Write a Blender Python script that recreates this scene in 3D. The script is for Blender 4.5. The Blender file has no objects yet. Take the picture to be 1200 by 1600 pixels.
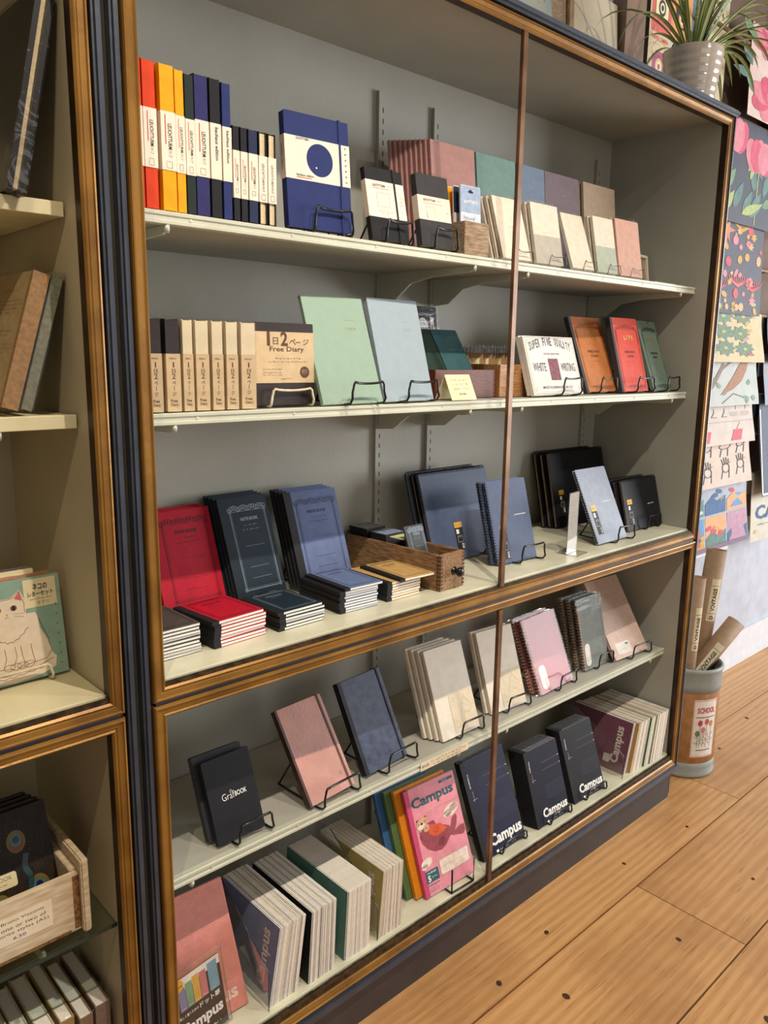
import bpy, math, random
from mathutils import Matrix, Vector
rnd = random.Random(7)
R = math.radians
C = bpy.context.scene.collection
SC = bpy.context.scene

def lin(h):
    h = h.lstrip('#')
    def f(c): return c/12.92 if c <= .04045 else ((c+.055)/1.055)**2.4
    return tuple(f(int(h[i:i+2], 16)/255) for i in (0, 2, 4))

# ------------------------------------------------------------------ camera, world, lights
cam = bpy.data.objects.new('camera', bpy.data.cameras.new('camera')); C.objects.link(cam)
cam.data.sensor_fit = 'AUTO'; cam.data.sensor_width = 36; cam.data.lens = 1230.83/1600*36
cam.data.clip_start = .02
yaw, pitch, roll = .74715966, -.19462436, .0133163
fw = Vector((math.sin(yaw)*math.cos(pitch), math.cos(yaw)*math.cos(pitch), math.sin(pitch)))
r0 = Vector((math.cos(yaw), -math.sin(yaw), 0)); u0 = r0.cross(fw)
rt = math.cos(roll)*r0+math.sin(roll)*u0; up = -math.sin(roll)*r0+math.cos(roll)*u0
cam.matrix_world = Matrix(((rt.x, up.x, -fw.x, 0), (rt.y, up.y, -fw.y, -1.3), (rt.z, up.z, -fw.z, 1.6875), (0, 0, 0, 1)))
SC.camera = cam
SC.view_settings.view_transform = 'Standard'; SC.view_settings.look = 'None'
SC.view_settings.gamma = 1; SC.view_settings.use_curve_mapping = False
SC.view_settings.exposure = 0.12
SC.cycles.max_bounces = 7; SC.cycles.transparent_max_bounces = 16
SC.cycles.use_denoising = True
w = bpy.data.worlds.new('world'); SC.world = w; w.use_nodes = True
w.node_tree.nodes['Background'].inputs[0].default_value = (1.0, .95, .88, 1)
w.node_tree.nodes['Background'].inputs[1].default_value = .17

def spot(name, loc, target, power, col, size=82, blend=.85, rad=.022):
    l = bpy.data.lights.new(name, 'SPOT'); l.energy = power; l.color = col
    l.spot_size = R(size); l.spot_blend = blend; l.shadow_soft_size = rad
    o = bpy.data.objects.new(name, l); C.objects.link(o); o.location = loc
    o.rotation_euler = (Vector(target)-Vector(loc)).to_track_quat('-Z', 'Y').to_euler()
    return o
def area(name, loc, target, sx, sy, power, col):
    l = bpy.data.lights.new(name, 'AREA'); l.shape = 'RECTANGLE'; l.size = sx; l.size_y = sy; l.energy = power; l.color = col
    o = bpy.data.objects.new(name, l); C.objects.link(o); o.location = loc
    o.rotation_euler = (Vector(target)-Vector(loc)).to_track_quat('-Z', 'Y').to_euler()
    return o
WARM = (1, .9, .79)
spot('track_spot', (.95, -1.15, 3.3), (1.0, .2, .45), 125, WARM)
spot('track_spot.001', (-.25, -1.15, 3.3), (.2, .2, .45), 66, (1, .82, .58))
spot('track_spot.002', (1.75, -1.15, 3.3), (1.95, .2, .45), 88, (1, .9, .74))
spot('fill_spot', (2.6, -1.9, 3.4), (3.0, .25, 2.2), 60, (1, .93, .85))  # extra fill spot, added to brighten the pot and posters
area('shop_window', (6.6, -2.6, 1.9), (2.6, .2, 1.1), 2.6, 2.4, 250, (.95, .97, 1))
area('front_window', (1.0, -5.5, 2.0), (1.2, 0, 1.0), 4.0, 2.2, 34, (1, .96, .9))

# ------------------------------------------------------------------ materials
MATS = {}
def pm(name, col, rough=.6, amt=.08, scale=60, bump=0., metal=0., col2=None, spec=.4, stretch=None, detail=4, bscale=None, coat=0., lo=.35, hi=.65):
    if name in MATS: return MATS[name]
    m = bpy.data.materials.new(name); m.use_nodes = True; nt = m.node_tree; N = nt.nodes; L = nt.links
    b = N['Principled BSDF']
    c = lin(col) if isinstance(col, str) else col
    if col2 is None: c2 = tuple(max(0, x*(1-amt*2.2)) for x in c); c = tuple(min(1, x*(1+amt*.5)) for x in c)
    else: c2 = lin(col2)
    tc = N.new('ShaderNodeTexCoord'); mp = N.new('ShaderNodeMapping'); L.new(tc.outputs['Object'], mp.inputs[0])
    if stretch: mp.inputs['Scale'].default_value = stretch
    n = N.new('ShaderNodeTexNoise'); n.inputs['Scale'].default_value = scale; n.inputs['Detail'].default_value = detail
    L.new(mp.outputs[0], n.inputs['Vector'])
    r = N.new('ShaderNodeValToRGB'); r.color_ramp.elements[0].position = lo; r.color_ramp.elements[1].position = hi
    r.color_ramp.elements[0].color = (*c2, 1); r.color_ramp.elements[1].color = (*c, 1)
    L.new(n.outputs[0], r.inputs[0]); L.new(r.outputs[0], b.inputs['Base Color'])
    b.inputs['Roughness'].default_value = rough; b.inputs['Metallic'].default_value = metal
    b.inputs['Specular IOR Level'].default_value = spec; b.inputs['Coat Weight'].default_value = coat
    if bump:
        n2 = n
        if bscale:
            n2 = N.new('ShaderNodeTexNoise'); n2.inputs['Scale'].default_value = bscale; n2.inputs['Detail'].default_value = 4
            L.new(mp.outputs[0], n2.inputs['Vector'])
        bp = N.new('ShaderNodeBump'); bp.inputs['Strength'].default_value = bump; bp.inputs['Distance'].default_value = .002
        L.new(n2.outputs[0], bp.inputs['Height']); L.new(bp.outputs[0], b.inputs['Normal'])
    MATS[name] = m; return m
def clear(name, tint=(1, 1, 1), gloss=.12, rough=.08, bump=.5, scale=25):
    if name in MATS: return MATS[name]
    m = bpy.data.materials.new(name); m.use_nodes = True; nt = m.node_tree; N = nt.nodes; L = nt.links
    N.remove(N['Principled BSDF']); out = N['Material Output']
    t = N.new('ShaderNodeBsdfTransparent'); t.inputs[0].default_value = (*tint, 1)
    g = N.new('ShaderNodeBsdfGlossy'); g.inputs['Roughness'].default_value = rough
    mx = N.new('ShaderNodeMixShader'); lw = N.new('ShaderNodeLayerWeight'); lw.inputs[0].default_value = .25
    mr = N.new('ShaderNodeMapRange'); mr.inputs[3].default_value = gloss*.5; mr.inputs[4].default_value = min(1, gloss*4)
    L.new(lw.outputs['Fresnel'], mr.inputs[0]); L.new(mr.outputs[0], mx.inputs[0])
    L.new(t.outputs[0], mx.inputs[1]); L.new(g.outputs[0], mx.inputs[2]); L.new(mx.outputs[0], out.inputs[0])
    if bump:
        tc = N.new('ShaderNodeTexCoord'); n = N.new('ShaderNodeTexNoise'); n.inputs['Scale'].default_value = scale; n.inputs['Detail'].default_value = 3
        n.inputs['Distortion'].default_value = 1.5
        L.new(tc.outputs['Object'], n.inputs['Vector'])
        bp = N.new('ShaderNodeBump'); bp.inputs['Strength'].default_value = bump; bp.inputs['Distance'].default_value = .006
        L.new(n.outputs[0], bp.inputs['Height']); L.new(bp.outputs[0], g.inputs['Normal']); 
    MATS[name] = m; return m

PAINT = pm('sage_paint', '#aba99d', .55, .05, 3, .25, bscale=70)
PAINTL = pm('warm_lit_paint', '#b5a98c', .5, .05, 3, .2, bscale=70)  # left cabinet paint, warm lamp light put into the colour
LIP = pm('shelf_paint', '#c6c6b2', .45, .04, 8, .2, bscale=60)
DECK = pm('deck_paint', '#d6d2b8', .35, .07, 9, .2, bscale=50)
LDECK = pm('deck_gloss_paint', '#d9cfa8', .22, .05, 9, .2, bscale=40)
SLATE = pm('slate_blue_paint', '#363c49', .38, .12, 14, .3, bscale=60, spec=.6)
PLINTH = pm('plinth_paint', '#3d3735', .5, .1, 10, .2, bscale=50)
GOLD = pm('aged_gilt_wood', '#93692c', .36, .2, 9, .25, metal=.3, col2='#6b4719', bscale=80, lo=.25, hi=.6, detail=8)
GILT2 = pm('worn_gilt', '#8d5f28', .4, .2, 30, .4, metal=.35, col2='#4c2d10', bscale=90, lo=.3, hi=.6)
BROWNF = pm('dark_gilt_edge', '#3d2a1a', .45, .2, 20, .2, metal=.2)
BAR = pm('brass_bar', '#7d5c40', .35, .2, 14, .15, metal=.35, col2='#5a3f2b')
TRACK = pm('dark_track', '#4d3a22', .5, .3, 60, .4, metal=.3)
SLOT = pm('slot_dark', '#1c1b19', .8)
BLACK = pm('black_wire', '#0d0d0e', .3, .1, spec=.6)
WHITEW = pm('white_wire', '#d9cdb0', .4, .08)
BRASSW = pm('grey_wire', '#7d7466', .35, .1, metal=.5)
PAGE = pm('page_edges', '#efe6d6', .8, .06, 900, .3, stretch=(.02, .02, 1))
PAGEX = pm('page_edges_pale', '#f7f1e6', .8, .04, 300)
CREAMP = pm('cream_pages', '#dcc59a', .8, .08, 300)
KRAFT = pm('kraft_pages', '#a98f74', .8, .1, 300)
INK = pm('black_ink', '#18161a', .6)
WHITEI = pm('white_ink', '#f2efe9', .6, .02)
GOLDI = pm('gold_foil', '#c7a65c', .35, .05, metal=.6)
REDI = pm('red_ink', '#c8372d', .6)
BROWNI = pm('brown_ink', '#5b3a25', .6)
BAND = pm('band_paper', '#ecd9c4', .6, .03, 20)
BANDW = pm('white_band_paper', '#e9e1d6', .6, .03, 20)
PLASTIC = clear('clear_wrap', gloss=.04, rough=.12, bump=.35, scale=11)
ACRYL = clear('clear_acrylic', gloss=.10, rough=.03, bump=0)
ACEDGE = pm('acrylic_edge', '#3b3a38', .2, .05)
ACEDGEL = pm('acrylic_light_edge', '#8f8f88', .2, .05)
CARD = pm('cream_card', '#ecdcae', .7, .03, 20)
NOTE = pm('note_paper', '#e8d6b8', .7, .04, 30)
SILVER = pm('silver_foil', '#cfd3da', .25, .2, 80, .6, metal=.7)
WOODR = pm('dark_red_wood', '#6d3a24', .5, .2, 30, .2, stretch=(1, 8, 12))
WOODL = pm('light_oak_wood', '#b48352', .5, .15, 22, .2, stretch=(1, 8, 12), col2='#8c5c30')
WOODD = pm('old_drawer_wood', '#a5835f', .7, .2, 22, .4, stretch=(8, 1.4, 8), col2='#775539')
WOODG = pm('grey_box_wood', '#a88f72', .75, .2, 30, .4, stretch=(1, 4, 6), col2='#7a6249')
CRATE = pm('whitewashed_wood', '#d9c6a8', .75, .12, 14, .4, stretch=(1.5, 8, 10), col2='#bda381')

# ------------------------------------------------------------------ mesh helpers
TXT = {}
def text_mesh(s, bold):
    k = (s, bold)
    if k not in TXT:
        cu = bpy.data.curves.new('t', 'FONT'); cu.body = s; cu.resolution_u = 2; cu.offset = bold; cu.size = 1
        o = bpy.data.objects.new('t', cu); C.objects.link(o)
        me = bpy.data.meshes.new_from_object(o.evaluated_get(bpy.context.evaluated_depsgraph_get()))
        vs = [(v.co.x, v.co.y) for v in me.vertices]; fs = [tuple(p.vertices) for p in me.polygons]
        bpy.data.objects.remove(o); bpy.data.curves.remove(cu); bpy.data.meshes.remove(me)
        if not vs: vs = [(0, 0), (1, 0), (1, 1), (0, 1)]; fs = []
        x0 = min(v[0] for v in vs); x1 = max(v[0] for v in vs); y0 = min(v[1] for v in vs); y1 = max(v[1] for v in vs)
        TXT[k] = ([((a-x0)/max(1e-6, x1-x0), (b-y0)/max(1e-6, y1-y0)) for a, b in vs], fs)
    return TXT[k]
I4 = Matrix.Identity(4)
class MB:
    def __init__(s): s.v = []; s.f = []; s.m = []; s.mats = []; s.sm = []
    def add(s, vs, fs, mat, M=None, smooth=False):
        if mat not in s.mats: s.mats.append(mat)
        k = s.mats.index(mat); n = len(s.v)
        s.v += [tuple(M @ Vector(p)) if M is not None else tuple(p) for p in vs]
        s.f += [tuple(i+n for i in f) for f in fs]; s.m += [k]*len(fs); s.sm += [smooth]*len(fs)
        return s
    def box(s, x0, x1, y0, y1, z0, z1, mat, M=None):
        vs = [(x, y, z) for x in (x0, x1) for y in (y0, y1) for z in (z0, z1)]
        return s.add(vs, [(0, 1, 3, 2), (4, 6, 7, 5), (0, 4, 5, 1), (2, 3, 7, 6), (0, 2, 6, 4), (1, 5, 7, 3)], mat, M)
    def bbox(s, x0, x1, y0, y1, z0, z1, mat, b=.002, M=None):
        # box with chamfered edges
        import bmesh
        bm = bmesh.new(); bmesh.ops.create_cube(bm, size=1)
        for v in bm.verts:
            v.co = Vector(((x0+x1)/2+v.co.x*(x1-x0), (y0+y1)/2+v.co.y*(y1-y0), (z0+z1)/2+v.co.z*(z1-z0)))
        bmesh.ops.bevel(bm, geom=list(bm.edges), offset=b, segments=2, affect='EDGES')
        bm.verts.index_update()
        vs = [tuple(v.co) for v in bm.verts]; fs = [tuple(v.index for v in f.verts) for f in bm.faces]; bm.free()
        return s.add(vs, fs, mat, M)
    def prism(s, pts, w0, w1, mat, M=None):
        n = len(pts)
        vs = [(a, b, w0) for a, b in pts]+[(a, b, w1) for a, b in pts]
        fs = [tuple(range(n-1, -1, -1)), tuple(range(n, 2*n))]+[(i, (i+1) % n, n+(i+1) % n, n+i) for i in range(n)]
        return s.add(vs, fs, mat, M)
    def flat(s, pts, mat, w=.0005, M=None):
        cx = sum(p[0] for p in pts)/len(pts); cy = sum(p[1] for p in pts)/len(pts); n = len(pts)
        return s.add([(cx, cy, w)]+[(a, b, w) for a, b in pts], [(0, i+1, (i+1) % n+1) for i in range(n)], mat, M)
    def rect(s, u0, u1, v0, v1, mat, w=.0005, M=None):
        return s.add([(u0, v0, w), (u1, v0, w), (u1, v1, w), (u0, v1, w)], [(0, 1, 2, 3)], mat, M)
    def line(s, pts, t, mat, w=.0006, M=None, closed=False):
        P = list(pts)+([pts[0]] if closed else [])
        for (a, b), (c, d) in zip(P, P[1:]):
            L = math.hypot(c-a, d-b)
            if L < 1e-7: continue
            nx, ny = -(d-b)/L*t/2, (c-a)/L*t/2
            s.add([(a-nx, b-ny, w), (c-nx, d-ny, w), (c+nx, d+ny, w), (a+nx, b+ny, w)], [(0, 1, 2, 3)], mat, M)
        return s
    def tube(s, pts, r, mat, n=6, closed=False, M=None):
        P = [Vector(p) for p in pts]; k = len(P); vs = []; fs = []
        ref = Vector((.3, .2, 1))
        for i, p in enumerate(P):
            a = P[(i-1) % k] if (closed or i) else P[0]; b = P[(i+1) % k] if (closed or i < k-1) else P[-1]
            t = (b-a).normalized(); q = t.cross(ref)
            if q.length < .05: q = t.cross(Vector((1, 0, 0)))
            q.normalize(); o = t.cross(q); rr = r[i] if isinstance(r, (list, tuple)) else r
            vs += [tuple(p+(q*math.cos(2*math.pi*j/n)+o*math.sin(2*math.pi*j/n))*rr) for j in range(n)]
        for i in range(k if closed else k-1):
            for j in range(n):
                a = i*n; b = ((i+1) % k)*n
                fs.append((a+j, a+(j+1) % n, b+(j+1) % n, b+j))
        if not closed: fs += [tuple(range(n-1, -1, -1)), tuple(range((k-1)*n, k*n))]
        return s.add(vs, fs, mat, M, True)
    def lathe(s, prof, mat, n=40, M=None, smooth=True):
        vs = []; fs = []; k = len(prof)
        for r, z in prof: vs += [(r*math.cos(2*math.pi*j/n), r*math.sin(2*math.pi*j/n), z) for j in range(n)]
        for i in range(k-1):
            for j in range(n): fs.append((i*n+j, i*n+(j+1) % n, (i+1)*n+(j+1) % n, (i+1)*n+j))
        return s.add(vs, fs, mat, M, smooth)
    def text(s, t, u, v, wd, ht, mat, w=.0007, rot=0, bold=0., M=None):
        # bounding box of the (rotated) word sits at (u, v); rot = 90 reads upward, -90 reads downward
        vs, fs = text_mesh(t, bold); o = []
        for a, b in vs:
            if rot == 0: p = (u+a*wd, v+b*ht)
            elif rot == 90: p = (u+(1-b)*ht, v+a*wd)
            else: p = (u+b*ht, v+(1-a)*wd)
            o.append((p[0], p[1], w))
        return s.add(o, fs, mat, M)
    def scribble(s, u, v, wd, ht, mat, M=None, seed=1, w=.0007, t=.0005):
        rr = random.Random(seed); x = u; pts = []
        while x < u+wd:
            if rr.random() < .16 and len(pts) > 3:
                s.line(pts, t, mat, w, M); pts = []; x += ht*.7; continue
            pts.append((x, v+rr.random()*ht)); x += ht*.28
        if len(pts) > 1: s.line(pts, t, mat, w, M)
        return s
    def mesh(s, name):
        me = bpy.data.meshes.new(name); me.from_pydata(s.v, [], s.f)
        for m in s.mats: me.materials.append(m)
        me.polygons.foreach_set('material_index', s.m); me.polygons.foreach_set('use_smooth', s.sm); me.update()
        return me
    def build(s, name, parent=None, label=None, kind=None):
        o = bpy.data.objects.new(name, s.mesh(name)); C.objects.link(o)
        if parent is not None: o.parent = parent
        if label: o['label'] = label
        if kind: o['kind'] = kind
        return o
def thing(name, label, cat, M=None, group=None):
    o = bpy.data.objects.new(name, None); C.objects.link(o); o.empty_display_size = .02
    if M is not None: o.matrix_world = M
    o['label'] = label; o['category'] = cat
    if group: o['group'] = group
    return o
def tag(o, label, cat, group=None, M=None):
    o['label'] = label; o['category'] = cat
    if group: o['group'] = group
    if M is not None: o.matrix_world = M
    return o
def dup(root, M, label=None, group=None):
    r = root.copy(); C.objects.link(r); r.matrix_world = M
    if label: r['label'] = label
    if group: r['group'] = group
    for ch in [c for c in list(bpy.data.objects) if c.parent == root]:
        c = ch.copy(); C.objects.link(c); c.parent = r
        for g in [g for g in list(bpy.data.objects) if g.parent == ch]:
            d = g.copy(); C.objects.link(d); d.parent = c
    return r
def cols(o, a, b, c): return Matrix(((a[0], b[0], c[0], o[0]), (a[1], b[1], c[1], o[1]), (a[2], b[2], c[2], o[2]), (0, 0, 0, 1)))
def leanM(x, y, z, yw, tilt):
    a = Vector((math.cos(R(yw)), math.sin(R(yw)), 0)); n = Vector((-math.sin(R(yw)), math.cos(R(yw)), 0)); t = R(tilt)
    e = Vector((0, 0, math.cos(t)))+n*math.sin(t)
    return cols((x, y, z), a, e, a.cross(e))
def back(M, d, dx=0, dz=0): return Matrix.Translation((dx, d, dz)) @ M
def ell(cx, cy, rx, ry, rot=0, n=20):
    c, s_ = math.cos(R(rot)), math.sin(R(rot))
    return [(cx+rx*math.cos(2*math.pi*i/n)*c-ry*math.sin(2*math.pi*i/n)*s_, cy+rx*math.cos(2*math.pi*i/n)*s_+ry*math.sin(2*math.pi*i/n)*c) for i in range(n)]
def leaf(x, y, L, wd, rot, n=7):
    P = [(i/n*L, wd*math.sin(math.pi*(i/n)**.8)) for i in range(n+1)]+[(i/n*L, -wd*math.sin(math.pi*(i/n)**.8)) for i in range(n-1, 0, -1)]
    c, s_ = math.cos(R(rot)), math.sin(R(rot)); return [(x+a*c-b*s_, y+a*s_+b*c) for a, b in P]
def star(x, y, r, k=5, inner=.4, rot=90):
    return [(x+(r if i % 2 == 0 else r*inner)*math.cos(R(rot)+math.pi*i/k), y+(r if i % 2 == 0 else r*inner)*math.sin(R(rot)+math.pi*i/k)) for i in range(2*k)]
def rrect(x0, x1, y0, y1, r, n=4):
    if r <= 0: return [(x0, y0), (x1, y0), (x1, y1), (x0, y1)]
    P = []
    for cx, cy, a in ((x1-r, y0+r, -90), (x1-r, y1-r, 0), (x0+r, y1-r, 90), (x0+r, y0+r, 180)):
        P += [(cx+r*math.cos(R(a+90*i/n)), cy+r*math.sin(R(a+90*i/n))) for i in range(n+1)]
    return P

# ------------------------------------------------------------------ book builders (local: u right, v up, w towards the reader, cover face at w = 0)
def book(name, label, cat, M, W, H, T, cm, pg=PAGE, b=.0022, r=.003, inset=.003, group=None, deco=None, strip=None, band=None, elastic=None, wrap=None, spine=True):
    root = thing(name, label, cat, M, group)
    c = MB(); o = rrect(0, W, 0, H, r)
    c.prism(o, -b, 0, cm); c.prism(o, -T, -T+b, cm)
    if spine: c.box(-.0006, b, r*.6, H-r*.6, -T+.0002, -.0002, strip[1] if strip else cm)
    if strip: c.box(-.0009, strip[0], -.0003, H+.0003, -T-.0004, .0004, strip[1])
    if deco: deco(c, W, H)
    c.build('cover', root)
    p = MB(); p.box(b if spine else inset, W-inset, inset, H-inset, -T+b+.0001, -b-.0001, pg); p.build('page_block', root)
    if band:
        v0, v1, bmat, bd = band; g = MB(); e = .0008
        g.box(-.001-e, W+e, v0*H, v1*H, 0, e, bmat); g.box(-.001-e, W+e, v0*H, v1*H, -T-e, -T, bmat)
        g.box(-.001-e, -.001, v0*H, v1*H, -T, 0, bmat); g.box(W, W+e, v0*H, v1*H, -T, 0, bmat)
        if bd: bd(g, W, H)
        g.build('paper_band', root)
    if elastic:
        f, emat = elastic; g = MB(); e = .002
        g.box(f*W, f*W+.005, -e, H+e, .0008, e, emat); g.box(f*W, f*W+.005, -e, H+e, -T-e, -T-.0008, emat)
        g.box(f*W, f*W+.005, H+.0002, H+e, -T, 0, emat); g.box(f*W, f*W+.005, -e, -.0002, -T, 0, emat)
        g.build('elastic_strap', root)
    if wrap:
        g = MB(); e = .0022; g.prism(rrect(-e, W+e, .0, H+e+.003, .004), -T-e, e, wrap); g.build('plastic_wrap', root)
    return root
def slim(name, label, cat, M, W, H, T, cm, pg=PAGEX, group=None, deco=None, strip=None, wrap=None):
    return book(name, label, cat, M, W, H, T, cm, pg, b=.0006, r=.0015, inset=.0008, group=group, deco=deco, strip=strip, wrap=wrap)
def spiral(name, label, cat, M, W, H, T, cm, side='L', wire=BLACK, group=None, deco=None, wrap=None, pg=KRAFT, n=None, rr=.0065):
    root = thing(name, label, cat, M, group); b = .001
    c = MB(); o = rrect(0, W, 0, H, .005); c.prism(o, -b, 0, cm); c.prism(o, -T, -T+b, cm)
    if deco: deco(c, W, H)
    c.build('cover', root)
    MB().box(.006, W-.002, .003, H-.003, -T+b+.0001, -b-.0001, pg).build('page_block', root)
    s = MB(); L = H if side == 'L' else W; n = n or int(L/(.0085 if wire is BLACK else .0105))
    for i in range(n):
        q = .008+(L-.016)*i/(n-1); pts = []
        for k in range(8):
            a = 2*math.pi*k/8; d = (T/2+.002)*math.cos(a)-T/2; f = .004-rr*math.sin(a)-.002
            pts.append((f, q, d) if side == 'L' else (q, H-f, d))
        s.tube(pts, .0021 if wire is not BLACK else .0011, wire, 4, True)
    s.build('spiral_binding', root)
    if wrap:
        g = MB(); e = .003; g.prism(rrect(-.012, W+e, 0, H+e, .004), -T-e, e, wrap); g.build('plastic_wrap', root)
    return root
def stand(label, x, y, z, yw, W, tilt, T, mat=BLACK, f0=.1, f1=.95, lh=.05, H=.12, out=.03, r=.0029, group='wire book stands', prop=True, name='wire_book_stand', cat='book stand'):
    root = thing(name, label, cat, Matrix.Translation((x, y, z)) @ Matrix.Rotation(R(yw), 4, 'Z'), group)
    uL, uR, um = W*f0, W*f1, W*(f0+f1)/2; tn = math.tan(R(tilt)); D = T+.012; zz = r+.0004
    def half(u, s):
        return [(u, D, zz), (u, -.006, zz), (u, -out*.75, zz+.003), (u, -out, zz+.013), (u+s*.002, -out*.93, zz+lh*.55), (u+s*.005, -out*.98, zz+lh*.9), (u+s*.009, -out*.97, zz+lh)]
    a = half(uL, 1); b = half(uR, -1)
    top = [(uL+(uR-uL)*t, -out*.97+.006*math.sin(math.pi*t), zz+lh-.004*math.sin(math.pi*t)) for t in (.2, .35, .5, .65, .8)]
    MB().tube(a+top+b[::-1], r, mat).build('front_lip', root)
    tl = D*math.cos(R(tilt))
    bk = MB(); hh = H
    bk.tube([(uL, D, zz), (uL, D+tn*hh, zz+hh), (um, D+tn*(hh+.012), zz+hh+.012), (uR, D+tn*hh, zz+hh), (uR, D, zz)], r, mat); bk.build('back_frame', root)
    if prop:
        for u in (uL, uR):
            q = MB(); e = D+tn*hh*.8+.05
            q.tube([(u, D+tn*hh*.75, zz+hh*.75), (u, e, zz+.004)], r*.9, mat)
            q.tube([(u, e, zz+.004), (u, D, zz+.001)], r*.9, mat); q.build('prop_wire', root)
            MB().lathe([(0, -.0045), (.003, -.0035), (.0045, 0), (.003, .0035), (0, .0045)], pm('stand_joint', '#55544f', .4), 10, Matrix.Translation((u, e, zz+.005))).build('joint', root)
    return root

# ------------------------------------------------------------------ room
def struct(o): o['kind'] = 'structure'; return o
def floor_mat():
    m = bpy.data.materials.new('pine_boards'); m.use_nodes = True; nt = m.node_tree; N = nt.nodes; L = nt.links; b = N['Principled BSDF']
    at = N.new('ShaderNodeAttribute'); at.attribute_name = 'board'
    tc = N.new('ShaderNodeTexCoord'); ad = N.new('ShaderNodeVectorMath'); ad.operation = 'MULTIPLY_ADD'
    ad.inputs[1].default_value = (13, 17, 5); L.new(at.outputs['Color'], ad.inputs[0]); L.new(tc.outputs['Object'], ad.inputs[2])
    mp = N.new('ShaderNodeMapping'); mp.inputs['Scale'].default_value = (.55, 9, 1); L.new(ad.outputs[0], mp.inputs[0])
    wv = N.new('ShaderNodeTexWave'); wv.bands_direction = 'Y'; wv.inputs['Scale'].default_value = 1.1; wv.inputs['Distortion'].default_value = 11; wv.inputs['Detail'].default_value = 3; wv.inputs['Detail Scale'].default_value = .7
    L.new(mp.outputs[0], wv.inputs['Vector'])
    n = N.new('ShaderNodeTexNoise'); n.inputs['Scale'].default_value = 2.2; n.inputs['Detail'].default_value = 6; L.new(ad.outputs[0], n.inputs['Vector'])
    mp2 = N.new('ShaderNodeMapping'); mp2.inputs['Scale'].default_value = (3, 90, 1); L.new(ad.outputs[0], mp2.inputs[0])
    n2 = N.new('ShaderNodeTexNoise'); n2.inputs['Scale'].default_value = 3; n2.inputs['Detail'].default_value = 5; L.new(mp2.outputs[0], n2.inputs['Vector'])
    r = N.new('ShaderNodeValToRGB'); r.color_ramp.elements[0].color = (*lin('#c08d57'), 1); r.color_ramp.elements[1].color = (*lin('#cf9f68'), 1)
    L.new(wv.outputs[0], r.inputs[0])
    mx = N.new('ShaderNodeMix'); mx.data_type = 'RGBA'; mx.inputs[7].default_value = (*lin('#9a6c42'), 1)
    mr = N.new('ShaderNodeMapRange'); mr.inputs[1].default_value = .5; mr.inputs[2].default_value = .72; mr.inputs[4].default_value = .7; L.new(n.outputs[0], mr.inputs[0])
    L.new(mr.outputs[0], mx.inputs[0]); L.new(r.outputs[0], mx.inputs[6])
    m2 = N.new('ShaderNodeMix'); m2.data_type = 'RGBA'; m2.inputs[7].default_value = (*lin('#6e4a2c'), 1)
    q = N.new('ShaderNodeMapRange'); q.inputs[1].default_value = .58; q.inputs[2].default_value = .75; q.inputs[4].default_value = .7; L.new(n2.outputs[0], q.inputs[0])
    L.new(q.outputs[0], m2.inputs[0]); L.new(mx.outputs[2], m2.inputs[6]); L.new(m2.outputs[2], b.inputs['Base Color'])
    b.inputs['Roughness'].default_value = .42
    bp = N.new('ShaderNodeBump'); bp.inputs['Strength'].default_value = .25; bp.inputs['Distance'].default_value = .002; L.new(n2.outputs[0], bp.inputs['Height']); L.new(bp.outputs[0], b.inputs['Normal'])
    return m
FL = floor_mat(); KNOT = pm('knot', '#4a2c1a', .6, .2, 90); GAP = pm('floor_gap', '#241812', .9)
fb = MB(); fb.box(-2.2, 6.6, -3.2, .46, -.06, -.012, GAP); bid = [0]*6
seams = [.46, .165, -.19, -.545, -.87, -1.2, -1.55, -1.9, -2.3, -2.7, -3.2]
joints = {1: [2.955, 5.2], 2: [2.178, 4.35], 3: [1.1, 3.0, 4.9], 4: [2.4, 4.1], 5: [1.5, 3.6]}
for i in range(len(seams)-1):
    y1, y0 = seams[i]-.0028, seams[i+1]+.0028
    js = [-2.2]+joints.get(i, [rnd.uniform(0, 1.5), rnd.uniform(3, 5)])+[6.6]
    for a, b_ in zip(js, js[1:]):
        fb.box(a+.0018, b_-.0018, y0, y1, -.012, 0, FL); bid += [len(bid)]*6
for kx, ky, kr in ((1.62, -.30, .009), (1.30, -.33, .007), (2.25, -.10, .006), (1.78, -.12, .007), (2.62, -.14, .006), (3.1, -.40, .008), (2.9, -.62, .012), (2.05, -.40, .007), (2.5, -.43, .006), (3.4, -.2, .008), (3.7, .1, .009), (1.46, -.42, .008), (1.52, -.15, .008), (3.3, .05, .007), (4.2, -.1, .012), (2.7, -.75, .01), (1.95, -.70, .011), (2.32, -.66, .006), (3.6, -.75, .012), (3.05, -.86, .01), (1.05, -.28, .008), (.98, -.33, .007)):
    fb.flat(ell(kx, ky, kr*1.3, kr, rnd.uniform(0, 90), 12), KNOT, .0004)
    bid += [0]*12
flo = fb.build('floor'); struct(flo)
ca = flo.data.color_attributes.new('board', 'FLOAT_COLOR', 'CORNER')
k = 0
for p in flo.data.polygons:
    g = bid[p.index]*.37
    for li in p.loop_indices: ca.data[li].color = (g % 1, (g*1.7) % 1, (g*2.3) % 1, 1)
WALLM = pm('pale_plaster', '#b9bdc8', .7, .05, 14, .9, bscale=9, detail=6)
struct(MB().box(-2.2, 6.6, .46, .56, 0, 3.6, WALLM).build('wall_back'))
SKIRT = pm('skirting_paint', '#d9dade', .45, .03, 20)
s = MB(); s.box(2.83, 6.6, .44, .46, 0, .19, SKIRT); s.box(2.83, 6.6, .432, .44, 0, .035, SKIRT); s.box(2.83, 6.6, .436, .44, .035, .045, SKIRT)
struct(s.build('baseboard_back'))
PANELC = pm('aged_cream_board', '#cfc0a4', .6, .08, 6, .2)
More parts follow.
